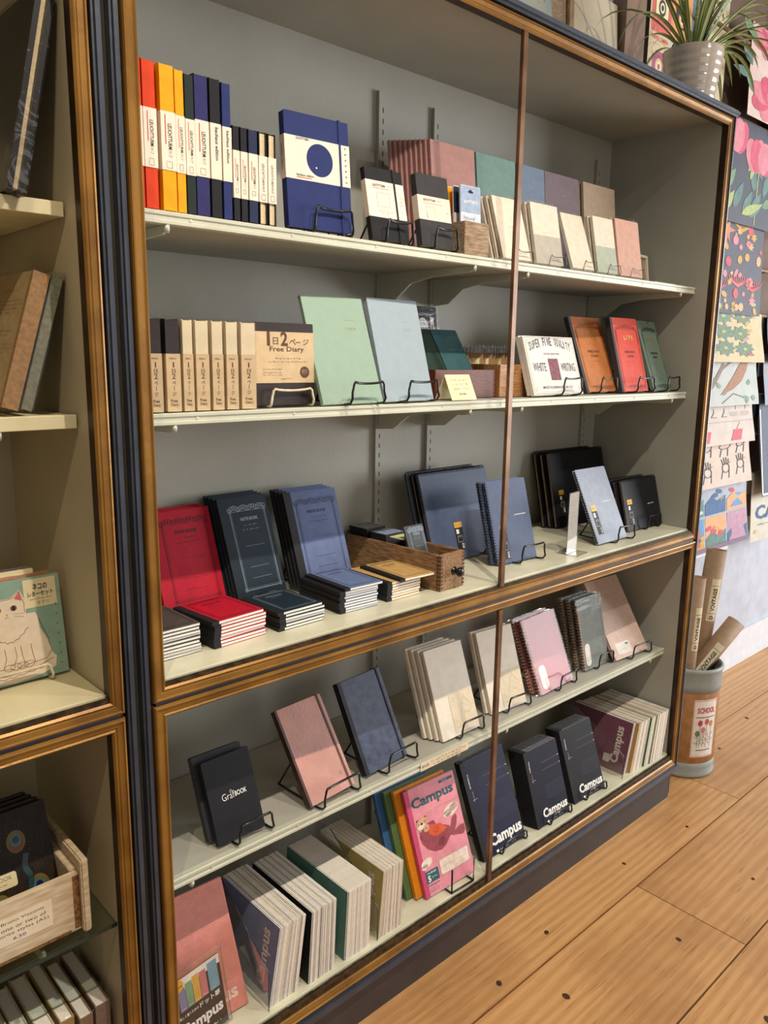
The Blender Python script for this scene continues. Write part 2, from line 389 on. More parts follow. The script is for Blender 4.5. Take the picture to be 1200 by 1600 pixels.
s = MB(); s.box(2.72, 2.85, .40, .46, 2.5085, 3.5, pm('brown_post_paint', '#8c705c', .5, .1, 12)); struct(s.build('trim_1'))

# ------------------------------------------------------------------ cabinets
PROF = [(0, .024), (0, .001), (.004, -.003), (.007, -.0005), (.009, -.0005), (.010, -.002), (.019, -.003), (.021, -.006), (.024, -.005), (.026, -.001), (.026, .02)]
def ring(mb, x0, x1, z0, z1, prof, mats):
    def corner(a): return [(x0-a, z0-a), (x1+a, z0-a), (x1+a, z1+a), (x0-a, z1+a)]
    for (a, d), (a2, d2), mt in zip(prof, prof[1:], mats):
        A = corner(a); B = corner(a2)
        for i in range(4):
            j = (i+1) % 4
            mb.add([(A[i][0], d, A[i][1]), (A[j][0], d, A[j][1]), (B[j][0], d2, B[j][1]), (B[i][0], d2, B[i][1])], [(0, 1, 2, 3)], mt)
FM = [BROWNF]+[GOLD]*9
def cabinet(label, X0, X1, inner, paint, deckp, uprights, shelves, track=True, bars=()):
    # X0..X1 outer case, opening = X0+.046 .. X1-.048
    root = thing('display_cabinet', label, 'cabinet', Matrix.Translation(((X0+X1)/2, .2, 0)), 'shop display cabinets')
    T = Matrix.Translation((-(X0+X1)/2, -.2, 0))
    def B(mb, name, **k):
        mb.v = [tuple(T @ Vector(p)) for p in mb.v]; return mb.build(name, root, **k)
    xl, xr = inner; a0, a1 = X0+.046, X1-.048
    for u, v in ((X0+.0015, xl), (xr, X1-.0015)):
        B(MB().box(u, v, .022, .456, .0, 2.49, paint).box(u, v, .0214, .0219, .0, 2.49, SLOT), 'side_panel')  # black skin on the front edge paints the shade of the edging gap
    B(MB().box(xl, xr, .438, .456, .1, 2.49, paint), 'back_panel')
    B(MB().box(xl, xr, .03, .438, 2.478, 2.49, paint), 'ceiling_panel')
    m = MB(); m.bbox(xl+.0005, xr-.0005, .014, .4375, 1.055, 1.083, deckp, .003); m.box(xl+.0005, xr-.0005, .0145, .02, 1.012, 1.055, SLOT); B(m, 'middle_deck')
    m = MB(); m.bbox(xl+.0005, xr-.0005, .016, .4375, .165, .19, deckp, .003); B(m, 'bottom_deck')
    m = MB(); ring(m, a0, a1, 1.070, 2.457, PROF, FM); B(m, 'upper_gilt_frame')
    m = MB(); ring(m, a0, a1, .166, 1.010, PROF, FM); B(m, 'lower_gilt_frame')
    m = MB(); m.box(a0-.02, a1+.02, .002, .016, 1.034, 1.046, SLATE); B(m, 'mid_rail')
    e = MB(); ed = .021
    e.bbox(X0, X0+.0155, -.004, ed, .107, 2.5, SLATE, .005); e.bbox(X1-.0155, X1, -.004, ed, .107, 2.5, SLATE, .005)
    e.bbox(X0-.002, X1+.002, -.016, .456, 2.486, 2.508, SLATE, .007); e.bbox(X0, X1, -.008, ed, .107, .1385, SLATE, .006)
    B(e, 'painted_edging')
    B(MB().box(X0+.03, X1-.035, .008, .40, .0, .108, PLINTH), 'plinth')
    if track:
        t = MB(); t.box(a0+.001, a1-.001, .0012, .0135, 1.071, 1.075, TRACK); t.box(a0+.001, a1-.001, .005, .007, 1.075, 1.079, TRACK); B(t, 'sliding_track')
        t = MB(); t.box(a0+.001, a1-.001, .0012, .0155, .167, .172, TRACK)
        for q in (.003, .0085): t.box(a0+.001, a1-.001, q, q+.003, .172, .184, TRACK)
        x = a0+.03
        while x < a1-.04: t.box(x, x+.025, .0115, .0150, .172, .182, SLOT); x += .075
        B(t, 'sliding_track')
    for xb in bars:
        for z0, z1 in ((1.0755, 2.456), (.1725, 1.009)):
            m = MB(); m.bbox(xb-.009, xb+.009, -.001, .0095, z0, z1, BAR, .0012); B(m, 'glazing_bar')
    for xu, zt in uprights:
        m = MB()
        for z0, z1 in ((.19, 1.055), (1.083, zt)):
            m.box(xu-.011, xu+.011, .426, .4375, z0, z1, paint)
            z = z0+.03
            while z < z1-.03:
                m.rect(-.0015, .0015, 0, .013, SLOT, 0, cols((xu+.004, .4257, z), (1, 0, 0), (0, 0, 1), (0, -1, 0))); z += .028
        B(m, 'upright_rail')
    for z in shelves:
        for xu, zt in uprights:
            m = MB(); pts = [(.427, z-.02), (.423, z-.10), (.36, z-.095), (.30, z-.055), (.22, z-.042), (.086, z-.0385), (.072, z-.033), (.072, z-.0235)]
            n = len(pts); q = .0032
            vs = [(xu-q, a, b) for a, b in pts]+[(xu+q, a, b) for a, b in pts]
            m.add(vs, [tuple(range(n)), tuple(range(2*n-1, n-1, -1))]+[(i, n+i, n+(i+1) % n, (i+1) % n) for i in range(n)], LIP)
            m.tube([(xu, .074, z-.036), (xu, .071, z-.030), (xu, .072, z-.0238)], .005, LIP, 8); B(m, 'shelf_bracket')
    return root
UPR = [(.725, 2.40), (1.572, 2.40), (1.79, 2.40), (2.645, 2.40)]
cab = cabinet('grey-painted display cabinet with gilt frames and five levels of notebooks', .602, 2.790, (.6495, 2.7405), PAINT, DECK, UPR, (1.940, 1.578, .607), bars=(1.648,))
lcab = cabinet('left display cabinet with gilt frames and warm-tinted interior cut by the photo edge', -1.586, .588, (-1.5, .5415), PAINTL, LDECK, [(-1.4, 2.4), (.41, 2.4)], (1.940, 1.582), track=True)
def shelf(label, x0, x1, z, mould=True, mat=LIP):
    root = thing('shelf_board', label, 'shelf', Matrix.Translation(((x0+x1)/2, .0695, z)), 'painted shelf boards')
    h = (x1-x0)/2-.001
    MB().box(-h, h, .014, .362, -.0225, -.0015, PAINT if mould else mat).build('board', root)
    pf = [(.014, -.0015), (.002, -.0005), (-.001, .0), (-.0035, -.002), (-.0035, -.007), (-.001, -.0085), (-.001, -.0155), (-.0035, -.017), (-.0035, -.022), (.0, -.0235), (.014, -.0235)] if mould else [(.014, 0), (-.002, 0), (-.003, -.001), (-.003, -.0225), (-.002, -.0235), (.014, -.0235)]
    n = len(pf); vs = [(-h, a, b) for a, b in pf]+[(h, a, b) for a, b in pf]
    m = MB(); m.add(vs, [tuple(range(n-1, -1, -1)), tuple(range(n, 2*n))]+[(i, (i+1) % n, n+(i+1) % n, n+i) for i in range(n)], mat)
    if mould:
        for i in range(9):
            m.lathe([(0, .0012), (.003, .001), (.0042, 0)], mat, 10, cols((-h+.12+i*(2*h-.24)/8, -.0010, -.012), (1, 0, 0), (0, 0, 1), (0, -1, 0)))
    m.build('front_moulding', root)
    return root
shelf('top grey shelf board with the colourful banded notebooks on it', .651, 2.7385, 1.940)
shelf('second grey shelf board under the mint and pale blue pads', .651, 2.7385, 1.578)
shelf('low grey shelf board below the gilt middle rail, holding pads on wire stands', .651, 2.7385, .607)
shelf('upper cream shelf of the left cabinet under the wrapped dark album', -1.49, .538, 1.93, False, pm('cream_shelf', '#d8cca4', .5, .05, 9))
shelf('lower cream shelf of the left cabinet under the leaning cloth books', -1.49, .538, 1.582, False, pm('cream_shelf', '#d8cca4', .5, .05, 9))
g = MB(); g.bbox(-1.49, .5405, .03, .40, .598, .606, clear('green_glass', (.80, .88, .84), .10, .03, 0), .0015)
gl = thing('glass_shelf', 'clear glass shelf under the whitewashed crate in the left cabinet', 'shelf', I4)
g.build('pane', gl)
MB().box(-1.49, .5405, .0285, .0298, .598, .606, pm('glass_edge', '#2b3a36', .1)).build('front_edge', gl)
for xx in (.41, -1.4):
    m = MB(); q = .003; pts = [(.40, .597), (.40, .53), (.30, .555), (.06, .575), (.05, .585), (.05, .597)]; n = len(pts)
    m.add([(xx-q, a, b) for a, b in pts]+[(xx+q, a, b) for a, b in pts], [tuple(range(n)), tuple(range(2*n-1, n-1, -1))]+[(i, n+i, n+(i+1) % n, (i+1) % n) for i in range(n)], LIP)
    m.build('bracket', gl)

# ------------------------------------------------------------------ top shelf
Z1, Z2, ZD, Z4, ZB = 1.9402, 1.5782, 1.0832, .6072, .1902
def spineM(xr, y, z): return cols((xr, y, z), (0, 1, 0), (0, 0, 1), (1, 0, 0))       # spine faces the room
def foreM(xl, yb, z): return cols((xl, yb, z), (0, -1, 0), (0, 0, 1), (-1, 0, 0))    # fore-edge faces the room
def cov(name, c, rough=.55, bump=.12, amt=.05, scale=40, **k): k.setdefault('spec', .22); return pm('cover_'+name, c, rough, amt, scale, bump, bscale=260, **k)
NAVY = cov('navy', '#242f62'); BLK = cov('black', '#1d1c1f'); DGREEN = cov('dark_green', '#1f2b26'); REDC = cov('vermilion', '#d23e16'); YEL = cov('yolk_yellow', '#f0a010'); INDIGO = cov('indigo', '#2b2a5c')
def spine_band(txt, T):
    def bd(g, W, H):
        M = cols((0, -.0019, 0), (0, 0, 1), (0, 1, 0), (-1, 0, 0))
        # u runs across the spine (from back cover to front cover), v up, facing out of the spine
        M = cols((-.0020, 0, -T), (0, 0, 1), (0, 1, 0), (-1, 0, 0))
        h = H*.24
        if txt[0] == 'L':
            g.text('LEUCHTTURM', T*.45, H*.43, h*.72, T*.30, INK, 0, -90, .02, M); g.text('1917', T*.45, H*.375, h*.22, T*.26, pm('pale_ink', '#8b817a'), 0, -90, 0, M)
            g.rect(T*.25, T*.32, H*.46, H*.66, REDI, 0, M)
            g.line(rrect(T*.3, T*.7, H*.30, H*.345, .001), .0006, INK, 0, M, True)
        else:
            g.text(txt, T*.42, H*.42, h*.98, T*.34, INK, 0, -90, .02, M)
    return bd
A5 = [('vermilion red', REDC, .6585, .687, .246, 'L', 'far left, half behind the gilt frame'), ('vermilion red', REDC, .6875, .713, .246, 'L', 'beside the yellow notebooks'),
      ('thick yolk-yellow', YEL, .7195, .7485, .246, 'L', 'next to the red ones'), ('slim yolk-yellow', YEL, .749, .768, .243, 'L', 'beside the dark green one'), ('dark green', DGREEN, .7685, .788, .240, 'L', 'between the yellow and the indigo ones'),
      ('indigo', INDIGO, .7885, .8175, .245, 'L', 'beside the dark green one'), ('black', BLK, .8195, .843, .245, 'bauhaus edition', 'between the indigo and the blue ones'), ('navy blue', NAVY, .8445, .8645, .242, 'bauhaus edition', 'last of the tall row on the top shelf')]
for nm, m, xl, xr, H, tx, wh in A5:
    T = xr-xl-.0022
    book('hardcover_notebook', f'tall {nm} notebook with paper-banded spine, {wh}', 'notebook', spineM(xr-.0011, .0705+rnd.uniform(0, .003), Z1), .15, H, T, m, CREAMP, group='tall banded notebooks on the top shelf', band=(.285, .683, BAND, spine_band(tx, T)))
A6 = [('black', BLK, .866, .8815, 1, 'beside the tall navy one'), ('black', BLK, .883, .899, 1, 'second of the small row'), ('dark blue', cov('dark_blue', '#242c48'), .901, .9225, 1, 'third of the small row'), ('black', BLK, .9245, .9445, 0, 'pale edges outward, fourth in its row'), ('black', BLK, .946, .966, 0, 'pale edges outward, last in its row')]
for nm, m, xl, xr, sp, wh in A6:
    T = xr-xl-.0022
    M = spineM(xr-.0011, .0705, Z1) if sp else foreM(xl+.0011, .1625, Z1)
    def fb_(g, W, H, T=T):
        M2 = cols((W+.0012, 0, 0), (0, 0, -1), (0, 1, 0), (1, 0, 0)); g.text('LEUCHTTURM1917', T*.35, H*.36, H*.3, T*.3, INK, 0, -90, 0, M2)
        g.line(rrect(T*.25, T*.75, H*.27, H*.33, .001), .0006, INK, .0002, M2, True)
    book('pocket_notebook', f'small {nm} pocket notebook with paper band, {wh}', 'notebook', M, .092, .172, T, m, CREAMP, group='small banded notebooks on the top shelf', band=(.247, .743, BAND, spine_band('L', T) if sp else fb_), elastic=None if sp else (.82, BLK))

def bau(g, W, H):
    g.flat(ell(.52*W, .615*H, .033, .033, 0, 40), NAVY, .0010); g.flat(ell(.46*W, .545*H, .0018, .0018, 0, 10), WHITEI, .0012)
    g.text('LEUCHTTURM', .16*W, .765*H, .030, .0055, INK, .0010, 0, .02); g.text('1917', .345*W, .765*H, .009, .0055, pm('pale_ink', '#8b817a'), .0010)
    g.text('bauhaus edition', .15*W, .452*H, .042, .005, INK, .0010, 0, .02); g.rect(.15*W, .38*W, .437*H, .444*H, REDI, .0010)
    for i, ch in enumerate('bauhaus'): g.text(ch, .925*W, .755*H-i*.0115, .0035, .0042, INK, .0010, -90, .03)
    M = cols((-.0020, 0, -.018), (0, 0, 1), (0, 1, 0), (-1, 0, 0)); g.text('bauhaus edition', .005, .5*H, .05, .006, INK, 0, -90, 0, M)
x, y, H = 1.006, .083, .236
MT = leanM(x, y, Z1+.008, -4, 5)
book('hardcover_notebook', 'large navy hardcover notebook with blue circle on its cream band', 'notebook', MT, .160, H-.008, .018, NAVY, CREAMP, band=(.42, .793, BAND, bau), elastic=(.835, NAVY))
stand('black wire stand holding the navy notebook with the circle band', x, y, Z1, -4, .160, 5, .018, f0=.35, f1=.97, lh=.05, out=.012)
def l6(g, W, H):
    g.text('LEUCHTTURM', .16*W, .74*H, .038*W/.113, .0058, INK, .001, 0, .03); g.text('1917', .55*W, .74*H, .014, .0058, pm('pale_ink', '#8b817a'), .001)
    g.rect(.16*W, .6*W, .715*H, .722*H, REDI, .001); g.line(rrect(.25*W, .58*W, .47*H, .66*H, .001), .0008, pm('grey_ink', '#8f867c'), .001, None, True)
    g.scribble(.25*W, .40*H, .4*W, .002, REDI, seed=4, w=.001); g.scribble(.25*W, .37*H, .3*W, .002, REDI, seed=5, w=.001)
    for i in range(6): g.scribble(.86*W, .42*H+i*.008, .08*W, .003, INK, seed=i, w=.001)
book('pocket_notebook', 'black pocket notebook with cream band and elastic, beside the big navy notebook', 'notebook', leanM(1.24, .087, Z1+.007, -2, 12.5), .112, .166, .014, BLK, CREAMP, band=(.32, .82, BAND, l6), elastic=(.73, BLK))
stand('black wire stand holding the elastic-strapped black pocket notebook', 1.24, .087, Z1, -2, .112, 12.5, .014, f0=.28, f1=1.02, lh=.05, out=.012, H=.09)
def l7(g, W, H):
    g.text('LEUCHTTURM', .16*W, .63*H, .040, .0055, INK, .001, 0, .03); g.text('1917', .60*W, .63*H, .014, .0055, pm('pale_ink', '#8b817a'), .001)
    g.line([(.16*W, .60*H), (.78*W, .60*H)], .0008, REDI, .001); g.line([(.2*W, .55*H), (.5*W, .55*H), (.5*W, .42*H)], .0008, pm('grey_ink', '#8f867c'), .001)
    g.flat([(.2*W, .55*H), (.24*W, .40*H), (.26*W, .40*H)], INK, .001)
    for i in range(6): g.scribble(.86*W, .44*H+i*.009, .08*W, .003, INK, seed=i+9, w=.001)
book('pocket_notebook', 'charcoal pocket notebook in clear film with wide cream band, beside the wooden box', 'notebook', leanM(1.39, .078, Z1+.007, -1.5, 10.5), .106, .172, .018, cov('charcoal', '#3a3838'), CREAMP, band=(.37, .70, BAND, l7), wrap=PLASTIC)
stand('black wire stand holding the charcoal film-wrapped pocket notebook', 1.39, .078, Z1, -1.5, .106, 10.5, .018, f0=.3, f1=1.03, lh=.05, out=.012, H=.09)
def open_box(name, label, cat, M, w_, d, h, t, m, group=None, knob=False):
    root = thing(name, label, cat, M, group)
    MB().bbox(0, w_, 0, t, 0, h, m, .0012).build('front_panel', root); MB().bbox(0, w_, d-t, d, 0, h, m, .0012).build('back_panel', root)
    MB().bbox(0, t, t+.0002, d-t-.0002, 0, h, m, .0012).build('side_panel', root); MB().bbox(w_-t, w_, t+.0002, d-t-.0002, 0, h, m, .0012).build('side_panel', root)
    MB().box(t+.0002, w_-t-.0002, t+.0002, d-t-.0002, .0, .006, m).build('base', root)
    return root
open_box('wooden_box', 'small weathered wooden box of pen loops on the top shelf', 'box', Matrix.Translation((1.531, .072, Z1)) @ Matrix.Rotation(R(-2), 4, 'Z'), .090, .11, .080, .007, WOODG)
def penloop(label, x, y, z, m, m2, front, col):
    root = thing('pen_loop_pack', label, 'pen loop pack', leanM(x, y, z, -3, 4), 'pen loop packs in the wooden box')
    c = MB(); c.prism(rrect(0, .072, 0, .165, .004), -.004, 0, m2); c.rect(.0, .072, .10, .163, m, .0004)
    c.flat(ell(.036, .150, .010, .003), INK, .0008); c.flat(ell(.036, .153, .004, .003), INK, .0008)
    if front:
        c.text('LEUCHTTURM1917', .012, .122, .05, .008, WHITEI, .0008, 0, .02); c.text('Pen Loop', .010, .080, .04, .012, pm('grey_ink', '#8f867c'), .0008)
        c.line([(.018, .03), (.018, .062), (.05, .062), (.05, .03)], .001, pm('grey_ink', '#8f867c'), .0008)
    else: c.text('P', .056, .082, .012, .014, INK, .0008)
    c.build('card', root); b_ = MB(); b_.bbox(.01, .05, -.0, .02, .0005, .008, col, .001); b_.build('elastic_loop', root)
    if front: MB().prism(rrect(-.001, .073, 0, .166, .004), -.0055, .0095, PLASTIC).build('plastic_wrap', root)
penloop('orange-topped pen loop pack, rearmost in the small wooden box', 1.5395, .132, Z1+.0065, YEL, BAND, False, YEL)
penloop('dark blue-topped pen loop pack between orange and pale blue packs', 1.5415, .114, Z1+.0065, cov('dark_blue', '#242c48'), BAND, False, INK)
penloop('pale blue pen loop pack at the front of the small wooden box', 1.5435, .093, Z1+.0065, pm('pale_steel', '#9fb0c8', .4), pm('pale_card', '#d6dbe6', .5), True, NAVY)
CRM = pm('cream_cover', '#ddcfba', .6, .04, 50); GREYB = pm('grey_band', '#b4ab9b', .6, .05, 40)
def packrow(nm, label, x, y, W, H, tilt, n, m, lower=None, step=.011, T=.010, dx=-.004):
    z = Z1+.005+T*math.sin(R(tilt)); M = leanM(x, y, z, -1.2, tilt)
    def d(c, W, H):
        if lower: c.rect(0, W, 0, H*.47, lower, .0004)
        c.scribble(W*.35, H*.52, W*.3, .002, GOLDI, seed=2); c.scribble(W*.6, H*.1, W*.3, .002, pm('grey_ink', '#8f867c'), seed=3)
    f = slim('pocket_notebook', 'front '+label, 'notebook', M, W, H, T, m, PAGEX, group=nm, deco=d, wrap=PLASTIC)
    for i in range(1, n): dup(f, back(M, (step+.004)*i, dx*i), f'{"second" if i == 1 else "third"} {label}')
    stand('thin grey wire stand under the '+nm.split(' leaning')[0], x, y, Z1, -1.2, W, tilt, .012*n, BRASSW, f0=.35, f1=.98, lh=.03, H=.08, out=.012, r=.0014, group='grey wire stands on the top shelf')
packrow('plain cream notebooks leaning by the box', 'plain cream film-wrapped notebook next to the small wooden box', 1.695, .080, .116, .170, 17.5, 3, CRM)
packrow('cream and grey notebooks leaning past the brass bar', 'cream film-wrapped notebook with grey lower half, just right of the brass bar', 1.840, .080, .122, .168, 12, 3, CRM, GREYB)
packrow('single cream notebook leaning mid-row', 'plain cream film-wrapped notebook leaning alone on the top shelf', 2.014, .080, .106, .170, 20, 1, CRM)
packrow('cream and sage notebooks leaning near the end', 'cream film-wrapped notebook with sage lower half on the top shelf', 2.146, .080, .106, .168, 11.7, 2, CRM, pm('sage_band', '#a9b09c', .6, .05, 40))
packrow('salmon notebook leaning at the end', 'salmon pink film-wrapped notebook, rightmost of the top shelf row', 2.268, .081, .132, .176, 10.6, 1, pm('salmon_cover', '#c99a86', .6, .05, 50))
def pad(c, W, H):
    c.scribble(W*.66, H*.42, W*.2, .003, GOLDI, seed=7); c.scribble(W*.68, H*.40, W*.15, .002, GOLDI, seed=8); c.scribble(W*.5, H*.8, W*.08, .0015, GOLDI, seed=8)
ROSE = cov('rose', '#a67a73'); TEALP = cov('sea_green', '#6b8880'); SLB = cov('slate_blue', '#6a788c'); MAUVE = cov('mauve', '#6f6066'); TANP = cov('tan', '#a38f78')
def tall(name, colr, m, x, W, n, y=.235, H=.315, tilt=6, dx=-.009):
    M = leanM(x, y, Z1+.002, 0, tilt)
    f = slim('cloth_notebook', f'tall {colr} cloth notebook with gold lettering, front of the back row', 'notebook', M, W, H, .009, m, deco=pad, group=f'tall {colr} notebooks at the back')
    for i in range(1, n): dup(f, back(M, .0145*i if n < 6 else .0105*i, dx*i), f'tall {colr} cloth notebook fanned out behind the front {colr} one')
tall('rose', 'rose', ROSE, 1.600, .177, 9, dx=-.0085)
tall('sea', 'sea-green', TEALP, 1.786, .174, 2, dx=0)
tall('slate', 'slate blue', SLB, 1.966, .137, 2, dx=0)
tall('mauve', 'mauve', MAUVE, 2.106, .182, 1)
tall('tan', 'tan', TANP, 2.316, .188, 2, dx=-.02)
fr = thing('framed_print', 'small cream framed print leaning in the right end of the top shelf', 'frame', leanM(2.635, .215, Z1+.002, 8, 8))
m = MB(); m.box(0, .075, 0, .01, -.012, 0, CRM); m.box(0, .075, .105, .115, -.012, 0, CRM); m.box(0, .01, .01, .105, -.012, 0, CRM); m.box(.065, .075, .01, .105, -.012, 0, CRM); m.build('frame_border', fr)
MB().box(.01, .065, .01, .105, -.010, -.006, pm('tan_print', '#a3906f', .6, .15, 60)).build('picture', fr)
tag(MB().bbox(0, .14, 0, .07, 0, .004, pm('white_slip', '#dcd7cc', .6, .03), .001).build('paper_slip'), 'white paper slip lying at the right end of the top shelf', 'card', None, Matrix.Translation((2.49, .085, Z1)))

# ------------------------------------------------------------------ second shelf
DIARYB = pm('diary_dark', '#2e2220', .5, .1, 30)
DIARYC = pm('diary_cream', '#dccbaa', .6, .04, 40); DBAND = pm('diary_band', '#cdb28a', .6, .05, 40)
for i, (a, b_, dk) in enumerate([(.655, .7155, 1), (.7195, .7535, 1), (.755, .7815, 0), (.7825, .816, 0), (.8185, .848, 0), (.8505, .882, 0), (.885, .924, 0)]):
    a = max(a, .684) if i == 0 else a; T = b_-a-.006; xr = b_-.003
    def bd(g, W, H, T=T):
        M = cols((-.0020, 0, -T), (0, 0, 1), (0, 1, 0), (-1, 0, 0))
        g.text('hibino', T*.22, H*.57, T*.5, .004, BROWNI, 0, 0, 0, M); v = .50
        for ch, hh in (('1', .010), ('日', .008), ('2', .010), ('ペ', .007), ('ー', .007), ('ジ', .008)):
            if ch == 'ー': g.rect(T*.48, T*.52, H*v-.003, H*v+.006, BROWNI, 0, M)
            else: g.text(ch, T*(.36 if ch != '1' else .45), H*v-.003, T*(.28 if ch != '1' else .1), hh, BROWNI, 0, 0, .01, M)
            v -= .062
        g.text('Free', T*.22, H*.105, T*.5, .006, BROWNI, 0, 0, .02, M); g.text('Diary', T*.22, H*.055, T*.56, .007, BROWNI, 0, 0, .02, M)
    wh = ['at the far left beside the gilt frame', 'second from the left frame', 'third from the left frame', 'fourth from the left frame', 'fifth from the left frame', 'sixth from the left frame', 'seventh, beside the facing brown diary'][i]
    book('wrapped_diary', f'{"dark brown" if dk else "cream"} film-wrapped diary with tan band, {wh}', 'diary', spineM(xr, .090, Z2), .13, .174, T, DIARYB if dk else DIARYC, CREAMP, group='wrapped diaries on the second shelf', band=(.004, .63, DBAND, bd), wrap=PLASTIC)
def fdiary(g, W, H):
    w = .0011
    g.text('1', .20*W, .72*H, .0075, .030, BROWNI, w, 0, .03); g.text('日', .30*W, .735*H, .013, .015, BROWNI, w, 0, .01); g.text('2', .43*W, .72*H, .018, .030, BROWNI, w, 0, .03)
    for j, ch in enumerate('ページ'):
        if ch == 'ー': g.rect(.69*W, .77*W, .762*H, .772*H, BROWNI, w)
        else: g.text(ch, (.58+.115*j)*W, .735*H, .016, .013, BROWNI, w, 0, .01)
    g.text('Free Diary', .24*W, .635*H, .088, .0135, BROWNI, w, 0, .015)
    for v, a, q in ((.56, .33, .5), (.52, .22, .7)): g.scribble(a*W, v*H, (q-.05)*W, .003, BROWNI, seed=int(v*100), w=w)
    for v in (.43, .39, .36): g.scribble(.12*W, v*H, .32*W, .0025, BROWNI, seed=int(v*99), w=w)
    g.flat(ell(.83*W, .40*H, .0125, .0125, 0, 26), BROWNI, w); g.text('日付', .785*W, .405*H, .013, .005, DBAND, w+.0003); g.text('フリー', .78*W, .375*H, .014, .005, DBAND, w+.0003)
    g.scribble(.42*W, .31*H, .2*W, .003, BROWNI, seed=3, w=w)
book('free_diary', 'dark brown diary facing out with a tan printed band', 'diary', leanM(.933, .1045, Z2+.005, -1.4, 2), .150, .172, .024, DIARYB, CREAMP, band=(.27, .89, DBAND, fdiary))
stand('white wire stand holding the brown facing diary', .933, .1045, Z2, -1.4, .150, 2, .024, WHITEW, f0=.2, f1=.93, lh=.036, out=.012, r=.0028, H=.1, group='white wire stands')
def stand_pad(name, label, x, y, zz, yw, W, H, tilt, T, m, deco=None, n=1, strip=None, dlab=None, f0=.3, f1=.9, lh=.05, kind=slim, step=None, stl=None, out=.028, group=None, dx=0., Hs=.12, cat='notebook', r=.0029, prop=True, **k):
    st = step or T+.0015
    z = zz+.001+T*math.sin(R(tilt)); q = (1.6875-z)/(1.6875-zz); x *= q; y = (y+1.3)*q-1.3; W *= q; H *= q
    M = leanM(x, y, z, yw, tilt)
    f = kind(name, label, cat, M, W, H, T, m, deco=deco, group=group, **({'strip': strip} if strip else {}), **k)
    for i in range(1, n): dup(f, back(M, st*i/math.cos(R(tilt)), dx*i), dlab)
    if stl: stand(stl, x, y, zz, yw, W, tilt, st*n, f0=f0, f1=f1, lh=lh, out=out, H=Hs, r=r, prop=prop)
    return f
MINT = cov('mint', '#90a794', amt=.02); GBLU = cov('grey_blue', '#98a5ad', amt=.02)
def mint(c, W, H):
    c.scribble(.62*W, .70*H, .18*W, .003, GOLDI, seed=11); c.scribble(.64*W, .685*H, .14*W, .002, GOLDI, seed=12); c.scribble(.62*W, .78*H, .15*W, .0012, GOLDI, seed=13)
stand_pad('cloth_pad', 'large mint green pad leaning on a stand, second shelf', 1.130, .128, Z2, -1.7, .181, .264, 20, .010, MINT, mint, f0=.34, f1=.9, stl='black wire stand holding the mint green pad')
stand_pad('cloth_pad', 'large pale grey-blue pad leaning beside the mint pad', 1.333, .139, Z2, 1.8, .178, .263, 16, .012, GBLU, mint, f0=.3, f1=.93, stl='black wire stand holding the pale grey-blue pad')
k_ = thing('hanging_pack', 'black packet with white oval label behind the pale blue pad', 'packet', leanM(1.628, .33, Z2+.002, 0, 8))
c = MB(); c.prism(rrect(0, .112, 0, .255, .003), -.006, 0, BLK); c.flat([(.03+.022*math.cos(a/10*math.pi)+.022, .195+.028*math.sin(a/10*math.pi)) for a in range(11)], WHITEI, .0006)
c.text('すぐ描く', .034, .200, .036, .010, INK, .0009); c.scribble(.036, .214, .03, .002, INK, seed=3, w=.0009); c.rect(.084, .098, .18, .225, WHITEI, .0006); c.rect(.088, .094, .185, .205, REDI, .0008)
c.build('card', k_); MB().prism(rrect(-.004, .118, 0, .262, .003), -.008, .003, PLASTIC).build('plastic_wrap', k_)
open_box('wooden_tray', 'dark red-brown wooden tray behind the cream price card', 'box', Matrix.Translation((1.530, .160, Z2)), .254, .19, .077, .009, WOODR)
open_box('wooden_tray', 'light oak wooden tray of packets beside the brass bar', 'box', Matrix.Translation((1.786, .150, Z2)), .160, .20, .092, .009, WOODL)
book('cloth_book', 'dark teal cloth book with silver title, leaning out of the dark tray', 'book', leanM(1.650, .190, Z2+.0175, 0, 33), .108, .203, .010, cov('dark_teal', '#33565a'), PAGE, deco=lambda c, W, H: c.scribble(.45*W, .66*H, .45*W, .0035, pm('silver_ink', '#b9c2c0'), seed=5))
book('cloth_book', 'bottle-green cloth book half hidden left of the dark teal one', 'book', leanM(1.556, .190, Z2+.017, 0, 33), .090, .203, .010, cov('bottle_green', '#22342b'), PAGE, deco=lambda c, W, H: c.scribble(.55*W, .66*H, .3*W, .003, GOLDI, seed=5))
for i in range(11):
    x = 1.722+.0195*i+(.006 if i > 2 else 0)
    if 1.772 < x < 1.800: x = 1.803
    M = Matrix.Translation((x, .27+.004*(i % 3), Z2+.0065)) @ Matrix.Rotation(R(-58), 4, 'Z') @ Matrix.Rotation(R(78), 4, 'X')
    root = thing('refill_packet', 'slim silver-topped kraft packet filed in the wooden trays', 'packet', M, 'silver-topped packets in the wooden trays')
    c = MB(); c.prism(rrect(-.028, .028, 0, .135, .002), -.003, .0, pm('kraft_card', '#a9855c', .7, .1, 60)); c.rect(-.018, .018, .07, .105, CARD, .0005); c.build('card', root)
    c = MB(); c.prism([(-.028+.0056*j, .126+.005*rnd.random() if j % 2 else .142+.005*rnd.random()) for j in range(11)][::-1]+[(-.028, .120), (.028, .120)], -.0042, .0012, SILVER); c.build('foil_top', root)
tc = thing('price_card', 'cream folded price card standing before the dark tray', 'card', leanM(1.517, .0845, Z2+.001, .7, 25))
c = MB(); c.box(0, .098, 0, .071, -.0008, 0, CARD)
for i, s_ in enumerate(('Larry Tolman', 'Pen loops, set', 'and pen clip', '$4.50')):
    (c.scribble(.016+.002*i, .053-.0125*i, .066, .006, INK, seed=20+i, w=.0006, t=.0006) if i < 3 else c.text('$4.50', .036, .013, .026, .007, INK, .0006))
c.build('front_leaf', tc)
